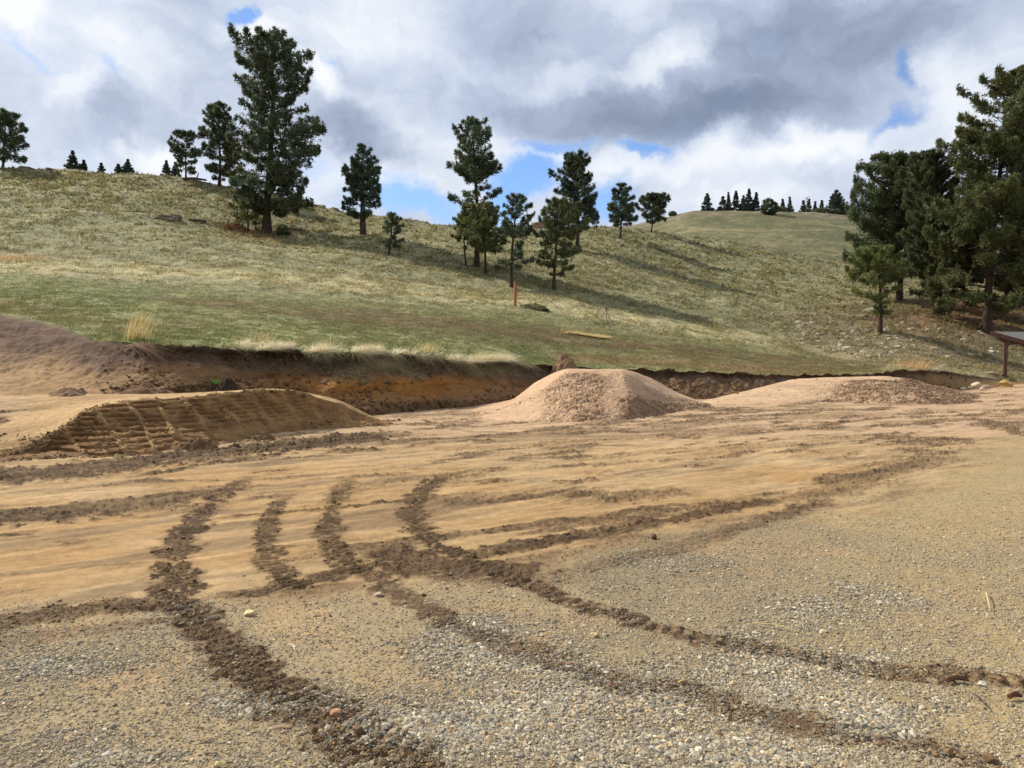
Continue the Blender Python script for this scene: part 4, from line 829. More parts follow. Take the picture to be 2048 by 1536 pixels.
def twiggy(name, base, h, label, cat, seed, spread=.5, n=7, rad=.07, tone=(110, 98, 88), lean=0):
    r = np.random.default_rng(seed); mb = MB(); mb.tube([(0, 0, -.2), (lean * .4, 0, h * .5), (lean, .05, h)], [rad, rad * .7, rad * .25], 6, lin(tone))
    for i in range(n):
        z = h * r.uniform(.25, .95); a = r.uniform(0, 6.28); l = h * spread * r.uniform(.4, 1) * (1.15 - z / h); d = np.array([math.cos(a), math.sin(a), r.uniform(.1, .8)]); o_ = np.array([lean * z / h, 0, z])
        q = o_ + d * l; mb.tube([o_, o_ + d * l * .5 + r.normal(0, .05 * l, 3), q], [rad * .5, rad * .35, rad * .12], 4, lin(tone))
        for _ in range(3):
            s = r.uniform(.4, .9); mb.tube([o_ + d * l * s, o_ + d * l * s + r.normal(0, .3 * l, 3) + [0, 0, .15 * l]], [rad * .25, rad * .1], 4, lin(tone))
    o = mb.build(name, M_STEM); o.location = tuple(base); tag(o, label, cat)
twiggy('dead_tree', far_point(1613) + [0, 1, 0], 5.2, 'bare grey snag among the small trees on the far hilltop', 'dead tree', 520, rad=.16, lean=.5, n=9)
twiggy('bare_shrub', hill_point(297, 354) + [0, 6, .3], 1.6, 'bare grey leafless shrub on the left crest', 'shrub', 521, spread=.8, n=10, rad=.04)
# reddish heap of dead boughs under the tallest pine
def brush(base, w, h, tone, label, seed, n=500, name='brush_pile', cat='brush pile'):
    r = np.random.default_rng(seed); p = r.normal(0, 1, (n, 3)) * [w * .38, w * .3, h * .3]; p[:, 2] = np.abs(p[:, 2]) * np.maximum(.1, 1 - (p[:, 0] / w) ** 2 * 3) * 1.2
    d = r.normal(0, 1, (n, 3)); col = np.array(lin(tone))[None] * r.uniform(.6, 1.4, (n, 1))
    v, fs, cc = blades(p, d, r.uniform(.25, .6, n), np.full(n, .05), r.normal(0, .3, (n, 3)), col, 2, r); o = mesh_obj(name, v, fs, M_STEM, cc); o.location = tuple(base); tag(o, label, cat)
brush(hill_point(466, 462), 2.0, 1.5, (122, 72, 52), 'heap of rusty red dead boughs left of the tallest left pine', 530)
brush(hill_point(1768, 640), 2.2, .9, (110, 88, 70), 'tangle of dead grey branches around the front pine trunk', 531, n=260)
mb = MB(); p = hill_point(388, 362); mb.tube([(-1.2, 0, .25), (0, .1, .3), (1.4, 0, .1)], [.16, .15, .1], 8, lin((92, 80, 70))); mb.tube([(.3, 0, .3), (.5, .1, .9)], [.07, .05], 6, lin((92, 80, 70)))
o = mb.build('log', M_BARK); o.location = tuple(p); tag(o, 'dark fallen log with a stub on the crest right of the short round pine', 'log')

# ------------------------------------------------------------------ rocks
def subdiv(V, Fc):
    V = list(map(tuple, V)); cache = {}; out_ = []
    def mid_(a, b):
        k = (min(a, b), max(a, b))
        if k not in cache:
            q = (np.array(V[a]) + V[b]) / 2; q /= np.linalg.norm(q); cache[k] = len(V); V.append(tuple(q))
        return cache[k]
    for a, b, c_ in Fc:
        x, y, z = mid_(a, b), mid_(b, c_), mid_(c_, a); out_ += [(a, x, z), (x, b, y), (z, y, c_), (x, y, z)]
    return np.array(V), np.array(out_)
I1V, I1F = subdiv(ICO_V, ICO_F); I2V, I2F = subdiv(I1V, I1F)
def rock_mesh(seed, V=I2V, Fc=I2F, tone=(176, 164, 146), flat=.65, cuts=9, smooth=False, amt=.12):
    r = np.random.default_rng(seed); v = V.copy()
    for _ in range(cuts):                       # chop facets
        n = r.normal(0, 1, 3); n /= np.linalg.norm(n); d = r.uniform(.55, .85); e = v @ n - d; v -= np.where(e > 0, e, 0)[:, None] * n
    v *= (1 + amt * fbm(V[:, 0] * 2 + seed, V[:, 1] * 2 + V[:, 2] * 3, 3, seed))[:, None]; v *= [r.uniform(.85, 1.25), r.uniform(.7, 1), flat]
    col = np.array(lin(tone))[None] * (1 + .25 * fbm(V[:, 0] * 3, V[:, 2] * 3 + V[:, 1] * 2, 3, seed + 1))[:, None]
    me = mesh_obj('rock', v, Fc, M_ROCK, col, smooth); m = me.data; bpy.data.objects.remove(me); return m
RM = [rock_mesh(600 + i, I1V, I1F, [(160, 148, 126), (136, 124, 108), (168, 156, 136), (146, 128, 104)][i % 4]) for i in range(10)]
def rock(me, p, s, rz, label, group=None, name='rock', cat='rock', tilt=0):
    o = bpy.data.objects.new(name, me); C.objects.link(o); o.location = tuple(p); o.scale = (s, s, s); o.rotation_euler = (tilt, tilt * .6, rz); tag(o, label, cat, group); return o
LMK = [('the front pine trunk', 1760, 665), ('the shelter post', 2003, 735), ('the pale upright boulder', 1930, 680), ('the right end of the cut bank', 1905, 748), ('the foot of the green strip', 1640, 690), ('the middle tree of the right stand', 1880, 627), ('the orange-tan grass clump', 1822, 738), ('the grey rocks beside the front pine', 1700, 625), ('the rounded rock on the slope', 1795, 693)]
r = np.random.default_rng(61); cand = []
while len(cand) < 900:
    px = r.uniform(1500, 2060); py = r.uniform(590, 765)
    lo = np.interp(px, [1500, 1600, 1750, 1900, 2060], [640, 690, 728, 752, 764]); hi = np.interp(px, [1500, 1600, 1700, 1800, 2060], [605, 600, 590, 610, 640])
    if py > lo or py < hi or r.random() > math.exp(-((px - 1730) / 190) ** 2 - ((py - 690) / 50) ** 2) + .25: continue
    cand.append((px, py, .05 + r.exponential(.062)))
cand.sort(key=lambda q: -q[2]); SZW = ['large', 'fair-sized', 'smallish', 'small']; seen = {}
TW = ['pale', 'brownish grey', 'whitish', 'tan']
for k, (px, py, s) in enumerate(cand[:84]):
    s = min(s, .36); d = [((px - a) ** 2 + ((py - b_) * 1.4) ** 2, n_, a, b_) for n_, a, b_ in LMK]; d.sort(); _, n_, a, b_ = d[0]; dist = math.sqrt(d[0][0])
    far_ = 'right beside' if dist < 22 else ('just ' if dist < 50 else 'well ')
    rel = far_ if dist < 22 else far_.replace('just ', '').replace('well ', 'well ') + (('left of' if px < a else 'right of') if abs(px - a) > 1.4 * abs(py - b_) else (('below' if py > b_ else 'above') + (' and left of' if px < a - 8 and len(n_) < 30 else ' and right of' if px > a + 8 and len(n_) < 30 else '')))
    lb = f"{SZW[min(3, k // 16)]} {TW[k % 4]} {('flat ' if k % 5 == 0 else '' if k % 3 else 'blocky ')}rock {rel} {n_}"
    if lb in seen: lb = lb.replace(' rock', ' rounded rock') if 'blocky' not in lb else lb.replace('blocky', 'squarish')
    seen[lb] = 1
    p = hill_point(px, py); rock(RM[k % 10 if (k % 10) % 4 == k % 4 else (k % 4)], p - [0, 0, s * .2], s, r.uniform(0, 6), lb, 'rocks strewn on the right slope', tilt=r.normal(0, .3))
sm = cand[84:]; pos = np.array([hill_point(a, b_) for a, b_, c_ in sm]); szs = np.array([c_ for a, b_, c_ in sm]) * .9
pc_ = np.array([lin(c_) for c_ in [(142, 128, 106), (124, 112, 94), (156, 142, 120)]])[r.integers(0, 3, len(sm))] * r.uniform(.75, 1.2, (len(sm), 1))
v, f, cc = scatter_solids(pos, szs, pc_, I1V, I1F, .16, .6, r); o = mesh_obj('scree', v, f, M_ROCK, cc, k='stuff'); tag(o, 'loose small stones littering the slope below the right-hand pines', 'scree')
BIG = [(1930, 680, .40, 'pale upright boulder below the tallest right-hand pine'), (1795, 693, .33, 'pale rounded rock on the slope right of the front pine'), (1981, 703, .26, 'tan rock on the slope left of the shelter post'),
       (1686, 680, .26, 'pale blocky rock among the gravel left of the front pine'), (1777, 678, .22, 'pinkish flat rock just right of the front pine trunk'), (1620, 695, .0, ''), (1738, 713, .22, 'rock at the edge of the green strip below the front pine'), (1635, 684, .24, 'leftmost pale rock at the foot of the stony slope'),
       (1243, 492, .55, 'grey boulder on the slope below the small pointed pine'), (1295, 487, .35, 'small dark stone below the squat round-topped pine'), (446, 533, .55, 'lone lichened boulder on the left slope above the green strip'), (1195, 498, .4, 'half-buried pale rock left of the grey boulder'), (1262, 500, .3, 'low stone right of the grey boulder')]
for i, (px, py, s, lb) in enumerate(BIG):
    if s: rock(rock_mesh(640 + i, tone=(130, 118, 96) if i in (8, 9, 10) else (164, 150, 128)), hill_point(px, py) - [0, 0, s * .2], s, i * 1.3, lb)
OUT = [(340, 436, 1.3, .35), (395, 440, 1.0, .3), (60, 332, 1.6, .35), (100, 333, 1.2, .3), (590, 396, 1.0, .35), (640, 402, 1.3, .4), (668, 410, .9, .4), (1075, 452, 1.1, 1.0), (1710, 617, .7, .5), (1740, 622, .9, .55), (1722, 632, .6, .4)]
ON = ['low grey rock outcrop in the left slope grass', 'low grey ledge right of the left slope outcrop', 'flat rock ledge on the crest by the left edge pine', 'broken rocks on the crest right of the left edge pine', 'dark rock ledge on the crest right of the tallest left pine', 'larger rock ledge on the crest right of the tallest left pine', 'end stone of the crest ledge right of the tallest left pine', 'reddish rock knob seen between the pines of the middle clump', 'grey rocks left of the front pine', 'largest grey rock behind the front pine trunk', 'low grey stone below the largest grey rock by the front pine']
for i, (px, py, s, fl) in enumerate(OUT): rock(rock_mesh(670 + i, tone=(146, 112, 92) if i == 7 else (134, 124, 108), flat=fl, cuts=14, amt=.3), hill_point(px, py) - [0, 0, .12 * s], s, i * .9, ON[i], name='rock_outcrop', cat='rock')
# yard rocks
def yard_pt(px, py, up=0): x, y = ground_xy(px, py); return np.array([float(x), float(y), up])
YR = [(499, 1231, .035, (196, 176, 134), 'pale square stone lying alone between the dark tracks on the left'), (757, 1192, .03, (206, 176, 146), 'pale pinkish chip of rock where the tracks meet'), (1366, 1367, .022, (168, 144, 100), 'ochre yellow pebble beside the lower track'), (672, 1432, .03, (150, 112, 86), 'orange-brown and white stone in the big left track'),
      (440, 1533, .022, (176, 164, 112), 'yellowish pebble at the bottom edge of the photo'), (1188, 1274, .025, (190, 170, 124), 'tan stone between the two right-hand tracks'), (1305, 1078, .045, (96, 78, 58), 'dark dirt clod lying on the right churned strip'), (1070, 1145, .035, (100, 80, 60), 'dark dirt clod beside the long curved track'), (1964, 1372, .022, (184, 174, 154), 'white stone beneath the track at the right edge')]
for i, (px, py, s, tn_, lb) in enumerate(YR): rock(rock_mesh(700 + i, tone=tn_, cuts=8), yard_pt(px, py, s * .4), s, i * 1.7, lb, name='stone')
RUB = [(1926, 776, .10, (200, 180, 150)), (1940, 775, .12, (176, 156, 126)), (1952, 772, .22, (196, 176, 142)), (1964, 777, .13, (206, 188, 160)), (1974, 775, .20, (140, 120, 100)), (1986, 776, .18, (124, 104, 92)), (1994, 779, .10, (210, 196, 170)), (1999, 776, .13, (120, 102, 90))]
for i, (px, py, s, tn_) in enumerate(RUB):
    y_ = float(TOE_Y(px)) - .5; s *= 1.25; p = np.array([xof(px, py, y_), y_, zof(py + 3, y_) + s * .3]); rock(rock_mesh(720 + i, tone=tn_, cuts=10), p, s, i, ['smallest pale stone at the left end of the rubble row', 'tan stone second in the rubble row', 'pale pointed stone standing up in the rubble row', 'small whitish stone in the middle of the rubble row', 'brown stone left of the dark pair in the rubble row', 'dark stone in the rubble row left of the shelter post', 'small white stone in front of the dark rubble', 'dark stone touching the ochre block of the rubble row'][i], 'rubble row at the foot of the shelter')
rock(rock_mesh(740, tone=(166, 136, 84), cuts=14, flat=.7), np.array([xof(2012, 772, 35.9), 35.9, zof(776, 35.9) + .12]), .42, .4, 'large ochre-tan block of stone beside the shelter post', 'rubble row at the foot of the shelter')
# dirt clods on the bank
def clod(px, py, Y, s, tone, lb, seed, flat=.8, sx_=1.0, name='dirt_clod', cat='dirt clod'):
    me = rock_mesh(seed, I2V, I2F, tone, flat, 4, False, .55); o = rock(me, np.array([xof(px, py, Y), Y, zof(py, Y)]), s, 0, lb, name=name, cat=cat); o.scale = (s * sx_, s, s); return o
def heap(px, Y, z, w, d, h, tone, lb, seed, rough_=.3, sharp=1.0, name='dirt_heap', cat='dirt heap'):
    n = 70; a = np.linspace(-1.25, 1.25, n); X_, Y_ = np.meshgrid(a, a); wb = 1 + .35 * fbm(X_ * 1.3 + seed, Y_ * 1.3, 3, seed); q = np.hypot(X_, Y_) / wb
    Z_ = h * np.clip(1 - q ** 2.6, -.5, 1) + h * rough_ * (fbm(X_ * 3 + seed, Y_ * 3, 4, seed + 1) + .5 * fbm(X_ * 9, Y_ * 9, 3, seed + 2)) * np.clip(1.25 - q, 0, 1)
    v = np.stack([X_ * w, Y_ * d, Z_], -1).reshape(-1, 3); col = np.array(lin(tone))[None] * (1 + .35 * fbm(X_ * 7, Y_ * 7, 3, seed + 4)).reshape(-1, 1)
    o = mesh_obj(name, v, grid_faces(n, n), M_DIRT, col, True); o.location = (float(Y * (px - 1024) / F), Y, z); tag(o, lb, cat); return o
ey_ = lambda px, dy: float(np.interp(px, PXC, BY[:, -1])) + dy
ez_ = lambda px: float(np.interp(px, PXC, BZ[:, -1]))
heap(1131, ey_(1131, -.3), ez_(1131) - .12, .50, .42, .42, (124, 98, 72), 'big crumbly dirt lump on the bank edge just behind the middle jump', 750, .5, 1.1, 'dirt_clod', 'dirt clod')
heap(456, 16.3, float(TOE_Z(456)) - .0, .34, .3, .36, (58, 47, 38), 'dark sod chunk fallen at the foot of the bank behind the long mound', 751, .55, 1.5, 'dirt_clod', 'dirt clod')
heap(140, 14.95, .70, .50, .35, .16, (122, 97, 73), 'low rounded dirt heap at the foot of the left bank hump', 752, .45)
heap(290, 15.35, .72, .62, .35, .20, (112, 86, 64), 'wide dirt slump below the drooping grass clump', 753, .45)
heap(395, 12.35, -.02, .36, .25, .16, (104, 80, 54), 'low crumb heap at the front foot of the long dirt mound', 754, .6)
heap(520, 13.7, -.02, .26, .22, .12, (104, 82, 58), 'small crumb heap right of the other in front of the long mound', 755, .6)
p = hill_point(1062, 616); heap(1062, float(p[1]), float(p[2]), .8, .5, .22, (92, 88, 54), 'low mossy hump of dirt right of the wooden post', 756, .5)

# ------------------------------------------------------------------ wooden post, tripod, shelter
M_WOOD = mat_flat('weathered_orange_wood', (140, 92, 60), stretch=(14, 14, 1.2), scale=3, rgb2=(166, 114, 76))
M_RED = mat_flat('red_brown_stain', (94, 64, 54), stretch=(14, 14, 1.0), scale=3, amt=.3, rough=.6)
M_SHING = mat_flat('grey_shingles', (108, 104, 98), scale=10, amt=.3, bump=.5, bscale=20, bd=.02)
p = hill_point(1030, 612); mb = MB(); h = 47 * p[1] / F
mb.box((0, 0, h / 2 - .2), .065, .065, h / 2 + .2); o = mb.build('wooden_post', M_WOOD); o.location = tuple(p); o.rotation_euler = (0, .015, .5)
bm = o.modifiers.new('bevel', 'BEVEL'); bm.width = .012; tag(o, 'short orange-brown wooden post standing in the grass below the middle pines', 'post')
M_STEEL = mat_flat('dull_metal', (92, 92, 84), rough=.5, amt=.2)
p = hill_point(1212, 648); m = p[1] / F; t = empty('tripod', tuple(p), 'small empty tripod stand alone in the green strip', 'tripod'); hd = np.array([0, 0, 32 * m])
for a, l in ((-14, -.0), (12, .0), (3, .25)):
    mb = MB(); e = np.array([a * m * 1.0, l - .1, -.02]); mb.tube([hd * .93, (hd * .93 + e) / 2, e], [.013, .015, .010], 6, lin((80, 82, 72))); mb.tube([(hd * .93 + e) / 2, e * .96 + hd * .93 * .04], [.02, .016], 6, lin((80, 82, 72))); mb.build('leg', M_STEEL, t)
mb = MB(); mb.tube([hd * .86, hd * .98], [.05, .05], 10); mb.tube([hd * .98, hd * 1.05], [.028, .022], 8); mb.build('head', M_STEEL, t)
# shelter
A = np.array([xof(1983, 664, 40.), 40., float(zof(663, 40.))]); ex = np.array([.97, .24, 0]); ex /= np.linalg.norm(ex); ey = np.array([.894, -.447, 0]); sl = -.33
t = empty('shelter', (float(A[0]), float(A[1]), float(zof(770, 39.4))), 'open red-brown post shelter with grey shingle roof at the right edge', 'shelter'); tl = np.array(t.location)
W_, D_ = 5.2, 2.9
def rp(a, b, dz=0): return A + ex * a + ey * b + np.array([0, 0, sl * b + dz])
def slab(mb, q, th):                              # q: 4 points, thickness downwards
    q = np.array(q); v = np.vstack([q, q - [0, 0, th]]); mb.add(v, [(0, 1, 2, 3), (7, 6, 5, 4), (0, 4, 5, 1), (1, 5, 6, 2), (2, 6, 7, 3), (3, 7, 4, 0)])
mb = MB(); slab(mb, [rp(.02, .02, .0), rp(.02, D_, .0), rp(W_, D_, 0), rp(W_, .02, 0)], .05); roof = mb.build('roof', M_SHING, t, loc=tl)
def beam(mb, a, b, w, h):
    a, b = np.asarray(a, float), np.asarray(b, float); d = b - a; l = np.linalg.norm(d); d /= l; s = np.cross(d, [0, 0, 1]); s /= np.linalg.norm(s); u = np.cross(s, d)
    mb.box((a + b) / 2, l / 2, w / 2, h / 2, np.stack([d, s, u], 1))
mb = MB(); beam(mb, rp(0, -.03, -.10), rp(0, D_ + .03, -.10), .05, .22); mb.build('fascia', M_RED, t, loc=tl)
mb = MB(); beam(mb, rp(-.03, 0, -.115), rp(W_, 0, -.115), .05, .20); mb.build('fascia', M_RED, t, loc=tl)
mb = MB(); beam(mb, rp(0.03, D_, -.115), rp(W_, D_, -.115), .05, .20); mb.build('fascia', M_RED, t, loc=tl)
def post_at(a, b):
    top_ = rp(a, b, -.3); mb = MB(); zb = float(tl[2]) - .15; rt_o = math.atan2(ey[1], ey[0]); R = np.array([[math.cos(rt_o), -math.sin(rt_o), 0], [math.sin(rt_o), math.cos(rt_o), 0], [0, 0, 1]])
    mb.box(((top_[0]), top_[1], (top_[2] + .18 + zb) / 2), .085, .10, (top_[2] + .18 - zb) / 2, R)
    for s_ in (-1, 1): mb.box((top_[0] + R[0, 1] * s_ * 0 + R[0, 0] * .0, top_[1], 0), 1e-3, 1e-3, 1e-3)
    o = mb.build('post', M_RED, t, loc=tl); bv = o.modifiers.new('bevel', 'BEVEL'); bv.width = .01; return top_
px_ = []
for a, b in ((.35, .42), (.35, D_ - .3), (W_ - .4, .42), (W_ - .4, D_ - .3)): px_.append(post_at(a, b))
mb = MB(); beam(mb, rp(.35, .1, -.26), rp(.35, D_ - .1, -.26), .09, .2); mb.build('rafter_beam', M_RED, t, loc=tl)
mb = MB(); beam(mb, rp(.1, .42, -.36), rp(W_ - .1, .42, -.36), .09, .18); mb.build('cross_beam', M_RED, t, loc=tl)
mb = MB(); q0 = px_[0] + np.array([0, 0, -.25]); beam(mb, q0, rp(.35, .42 + .55, -.30), .07, .09); mb.build('knee_brace', M_RED, t, loc=tl)
mb = MB(); q0 = px_[0] + np.array([0, 0, -.30]); beam(mb, q0, rp(.35 + .6, .42, -.44), .07, .09); mb.build('knee_brace', M_RED, t, loc=tl)
mb = MB()
for i in range(2): slab(mb, [A * [1, 1, 0] + ex * .9 + ey * (.9 + i * .22) + [0, 0, tl[2] + .14 - .07 * i], A * [1, 1, 0] + ex * .9 + ey * (1.1 + i * .22) + [0, 0, tl[2] + .14 - .07 * i], A * [1, 1, 0] + ex * 4.6 + ey * (1.1 + i * .22) + [0, 0, tl[2] + .14 - .07 * i], A * [1, 1, 0] + ex * 4.6 + ey * (.9 + i * .22) + [0, 0, tl[2] + .14 - .07 * i]], .09)
mb.build('floor_board', mat_flat('orange_board', (176, 104, 72), stretch=(1, 8, 8), scale=4), t, loc=tl)
# dry twig beside the post-side track
for i, (a, b_, lb, tn_) in enumerate([((1505, 1252), (1598, 1268), 'thin pale straw stalk lying on the right gravel', (206, 184, 130)), ((1892, 1368), (1936, 1367), 'brown bark chip lying under the right track', (96, 68, 48)), ((1972, 1190), (1980, 1225), 'pale grass stalk lying at the far right of the gravel', (196, 176, 124)),
                                     ((1945, 1395), (1975, 1424), 'bent dark twig on the lower right gravel', (72, 66, 58)), ((2018, 1402), (2044, 1400), 'brown bark scrap at the lower right edge', (92, 62, 46)), ((578, 1296), (590, 1308), 'short straw on the gravel between the left tracks', (206, 190, 150))]):
    A_, B_ = yard_pt(*a, .02), yard_pt(*b_, .018); mid_ = (A_ + B_) / 2 + [.004, .01, .01]; mb = MB(); w_ = .012 if 'bark' in lb else .0035; c0 = (A_ + B_) / 2
    mb.tube([A_ - c0, mid_ - c0, B_ - c0], [w_, w_ * 1.1, w_ * .6], 5, lin(tn_)); o = mb.build('twig', M_STEM); o.location = tuple(c0); tag(o, lb, 'twig')

# ------------------------------------------------------------------ grass
r = np.random.default_rng(77)
parts = []
# tussock grass over the hillside; spread evenly over the rows of the sheet
def hill_samples(n, jlo=2, jhi=NH - 2, plo=-150, phi=2250):
    ci = np.interp(r.uniform(plo, phi, n), PXC, np.arange(NCOL)); ri = r.uniform(jlo, jhi, n); c0 = ci.astype(int); r0 = ri.astype(int); fc = ci - c0; fr = ri - r0
    g_ = lambda A: (A[c0, r0] * (1 - fc) + A[c0 + 1, r0] * fc) * (1 - fr) + (A[c0, r0 + 1] * (1 - fc) + A[c0 + 1, r0 + 1] * fc) * fr
    return g_(HX), g_(HY), g_(HZ)
x, y, z = hill_samples(190000); px, py = pxof(x, y, z), pyof(y, z); col = hill_color(px, py, x, y)
gt = np.interp(px, [-900, 0, 300, 600, 900, 1050, 1300, 1500, 1700, 1850, 2048], [530, 546, 568, 590, 612, 622, 668, 690, 722, 745, 760])
green = ss(-10, 25, py - gt); n1 = fbm(x * .9, y * .9, 3, 140); keep = r.random(len(x)) < np.clip(.55 + n1 * 1.2, .1, 1) * (1 - .35 * green)
x, y, z, col, green, n1, py = x[keep], y[keep], z[keep], col[keep], green[keep], n1[keep], py[keep]; n = len(x)
hgt = (.10 + .15 * r.random(n) ** 2 + .10 * np.maximum(n1, 0)) * (1 - .62 * green) * np.clip(y / 55, .6, 1.5)
tint = np.where(r.random(n)[:, None] < .45, np.array(lin((186, 170, 116)))[None], np.array(lin((112, 110, 68)))[None]); col = col * .6 + tint * .4 * (1 - .5 * green[:, None]) + col * .2 * green[:, None]
for j in range(3):
    root = np.stack([x, y, z - .01], 1) + r.normal(0, .05, (n, 3)) * [1, 1, 0]; d = np.stack([r.normal(.1, .35, n), r.normal(0, .35, n), np.ones(n)], 1)
    parts.append(blades(root, d, hgt * r.uniform(.7, 1.3, n), hgt * .32 * np.clip(y / 50, .5, 1.6), np.stack([r.normal(.15, .3, n), r.normal(0, .3, n), -.1 * np.ones(n)], 1), col * r.uniform(.75, 1.25, (n, 1)), 1, r))
x, y, z = hill_samples(230000, 1, 235, -150, 1950); px, py = pxof(x, y, z), pyof(y, z); col = hill_color(px, py, x, y)
gt = np.interp(px, [-900, 0, 300, 600, 900, 1050, 1300, 1500, 1700, 1850, 2048], [530, 546, 568, 590, 612, 622, 668, 690, 722, 745, 760]); gn = ss(-10, 15, py - gt); n1 = fbm(x * 2.2, y * 2.2, 3, 141)
keep = r.random(len(x)) < gn * np.clip(.5 + 1.3 * n1, .05, 1); x, y, z, col = x[keep], y[keep], z[keep], col[keep]; n = len(x)
tint = np.array([lin(c_) for c_ in [(104, 118, 62), (128, 130, 80), (172, 160, 114), (112, 106, 68)]])[r.choice(4, n, p=[.35, .25, .18, .22])]; col = (col * .5 + tint * .5) * r.uniform(.8, 1.25, (n, 1))
for j in range(2):
    parts.append(blades(np.stack([x, y, z - .01], 1) + r.normal(0, .04, (n, 3)) * [1, 1, 0], np.stack([r.normal(.2, .5, n), r.normal(0, .4, n), np.ones(n)], 1), r.uniform(.035, .10, n), r.uniform(.012, .03, n), np.stack([r.normal(.2, .3, n), r.normal(0, .3, n), -.1 * np.ones(n)], 1), col, 1, r))
v, fs, cc = merge(parts); o = mesh_obj('grass', v, fs, M_GRASS, cc, k='stuff'); tag(o, 'dry tussock grass and short green turf covering the hillside', 'grass')
# rim of the bank: pale dry grass, upright and drooping over the cut
ED = lambda px: (np.interp(px, PXC, BX[:, -1]), np.interp(px, PXC, BY[:, -1]), np.interp(px, PXC, BZ[:, -1]))
def rim(n, lo, hi, dens, lmin, lmax, up, over, tone, tone2, wid=.006, back=.35, droop=-.5, seg=4):
    px = r.uniform(lo, hi, n); px = px[r.random(n) < dens(px)]; n = len(px); x, y, z = ED(px); b_ = r.random(n) ** 1.5 * back
    root = np.stack([x, y + b_, z + b_ * .18 - .03], 1); d = np.stack([r.normal(.25, .45, n), -over * r.uniform(.2, 1.2, n) + r.normal(0, .2, n), up * r.uniform(.4, 1.2, n)], 1)
    ln = r.uniform(lmin, lmax, n); col = np.where(r.random(n)[:, None] < .55, np.array(lin(tone))[None], np.array(lin(tone2))[None]) * r.uniform(.75, 1.2, (n, 1))
    return blades(root, d, ln, np.full(n, wid) * r.uniform(.7, 1.6, n), np.stack([r.normal(.25, .25, n), -over * r.uniform(.1, .6, n), droop * r.uniform(.3, 1.3, n)], 1), col, seg, r)
cl = lambda px: np.clip(.42 + 1.9 * fbm(px * .022, px * 0, 4, 150), .02, 1)
win = lambda px, a, b: ss(a, a + 50, px) * (1 - ss(b - 50, b, px))
parts = [rim(34000, 400, 1080, lambda p: cl(p) * win(p, 420, 1040), .10, .42, .7, .35, (244, 236, 208), (206, 190, 146), .008, .7, -.7),
         rim(1500, 440, 1010, lambda p: cl(p) ** 2, .3, .55, 1.3, .05, (214, 194, 146), (180, 160, 110), .006, .5, -.15),
         rim(9000, 560, 1090, lambda p: cl(p * 2.7) ** 2 * win(p, 600, 1075), .2, .6, .1, .55, (176, 164, 126), (128, 120, 88), .007, .15, -.9, 5),
         rim(2500, 1750, 1990, lambda p: win(p, 1760, 1985), .12, .32, .7, .3, (196, 184, 140), (140, 138, 90), .010, .6, -.4),
         rim(3000, 160, 460, lambda p: cl(p) * .6, .05, .16, .8, .2, (160, 150, 100), (116, 120, 66), .007, .3, -.4),
         rim(3000, 1060, 1760, lambda p: cl(p) * .5, .04, .14, .8, .2, (140, 126, 84), (110, 112, 66), .007, .3, -.4)]
# tufts slumped part-way down the face
def face_tufts(n, lo, hi, tlo, thi, tone, ln):
    px = r.uniform(lo, hi, n); c_ = fbm(px * .015, px * 0 + 4, 3, 151); px = px[c_ > -.15]; n = len(px); t_ = r.uniform(tlo, thi, n) + .08 * fbm(px * .02, px * 0, 2, 152)
    i = np.interp(px, PXC, np.arange(NCOL)).astype(int); j = np.clip((t_ * (NB - 1)).astype(int), 0, NB - 1); root = np.stack([BX[i, j], BY[i, j], BZ[i, j]], 1)
    d = np.stack([r.normal(.3, .6, n), -r.uniform(.3, 1, n), r.normal(.1, .4, n)], 1); col = np.array(lin(tone))[None] * r.uniform(.55, 1.2, (n, 1))
    return blades(root, d, r.uniform(.5, 1, n) * ln, np.full(n, .008), np.stack([r.normal(.1, .3, n), -.2 * np.ones(n), -r.uniform(.4, 1.2, n)], 1), col, 4, r)
parts += [face_tufts(5200, 640, 1075, .62, .86, (176, 162, 122), .42), face_tufts(900, 470, 660, .6, .9, (150, 134, 104), .4), face_tufts(1600, 700, 800, .72, .8, (204, 188, 146), .34)]
v, fs, cc = merge(parts); o = mesh_obj('dry_grass', v, fs, M_GRASS, cc, k='stuff'); tag(o, 'pale dry grass fringing and hanging over the cut bank', 'grass')
def bunch(px, py, p, n, ln, spread, lean, droop, tone, label, base_green=0, name='grass_clump', wid=.009, rad=.1, cat='grass clump'):
    root = r.normal(0, rad, (n, 3)) * [1, 1, .1]; d = np.stack([r.normal(lean, spread, n), r.normal(-.05, spread, n), np.ones(n)], 1) if droop > -.9 else np.stack([r.normal(lean, spread, n), -r.uniform(.3, 1., n), r.uniform(-.1, .5, n)], 1)
    col = np.array(lin(tone))[None] * r.uniform(.75, 1.2, (n, 1)); L_ = ln * r.uniform(.45, 1., n)
    P1 = [blades(root, d, L_, np.full(n, wid) * r.uniform(.6, 1.3, n), np.stack([lean * .5 + r.normal(.1, .15, n), r.normal(0, .1, n), droop * r.uniform(.4, 1.2, n)], 1), col, 5, r)]
    if base_green:
        m_ = base_green; P1.append(blades(r.normal(0, rad * 1.3, (m_, 3)) * [1, 1, .1], np.stack([r.normal(0, .6, m_), r.normal(-.2, .6, m_), np.ones(m_)], 1), r.uniform(.08, .2, m_), np.full(m_, .008), r.normal(0, .2, (m_, 3)), np.array(lin((98, 116, 56)))[None] * r.uniform(.7, 1.2, (m_, 1)), 3, r))
    v, fs, cc = merge(P1); o = mesh_obj(name, v, fs, M_GRASS, cc); o.location = tuple(p); tag(o, label, cat)
def edge_pt(px, back=.15, dz=0): x_, y_, z_ = ED(px); return np.array([float(x_) + 0, float(y_) + back, float(z_) + dz])
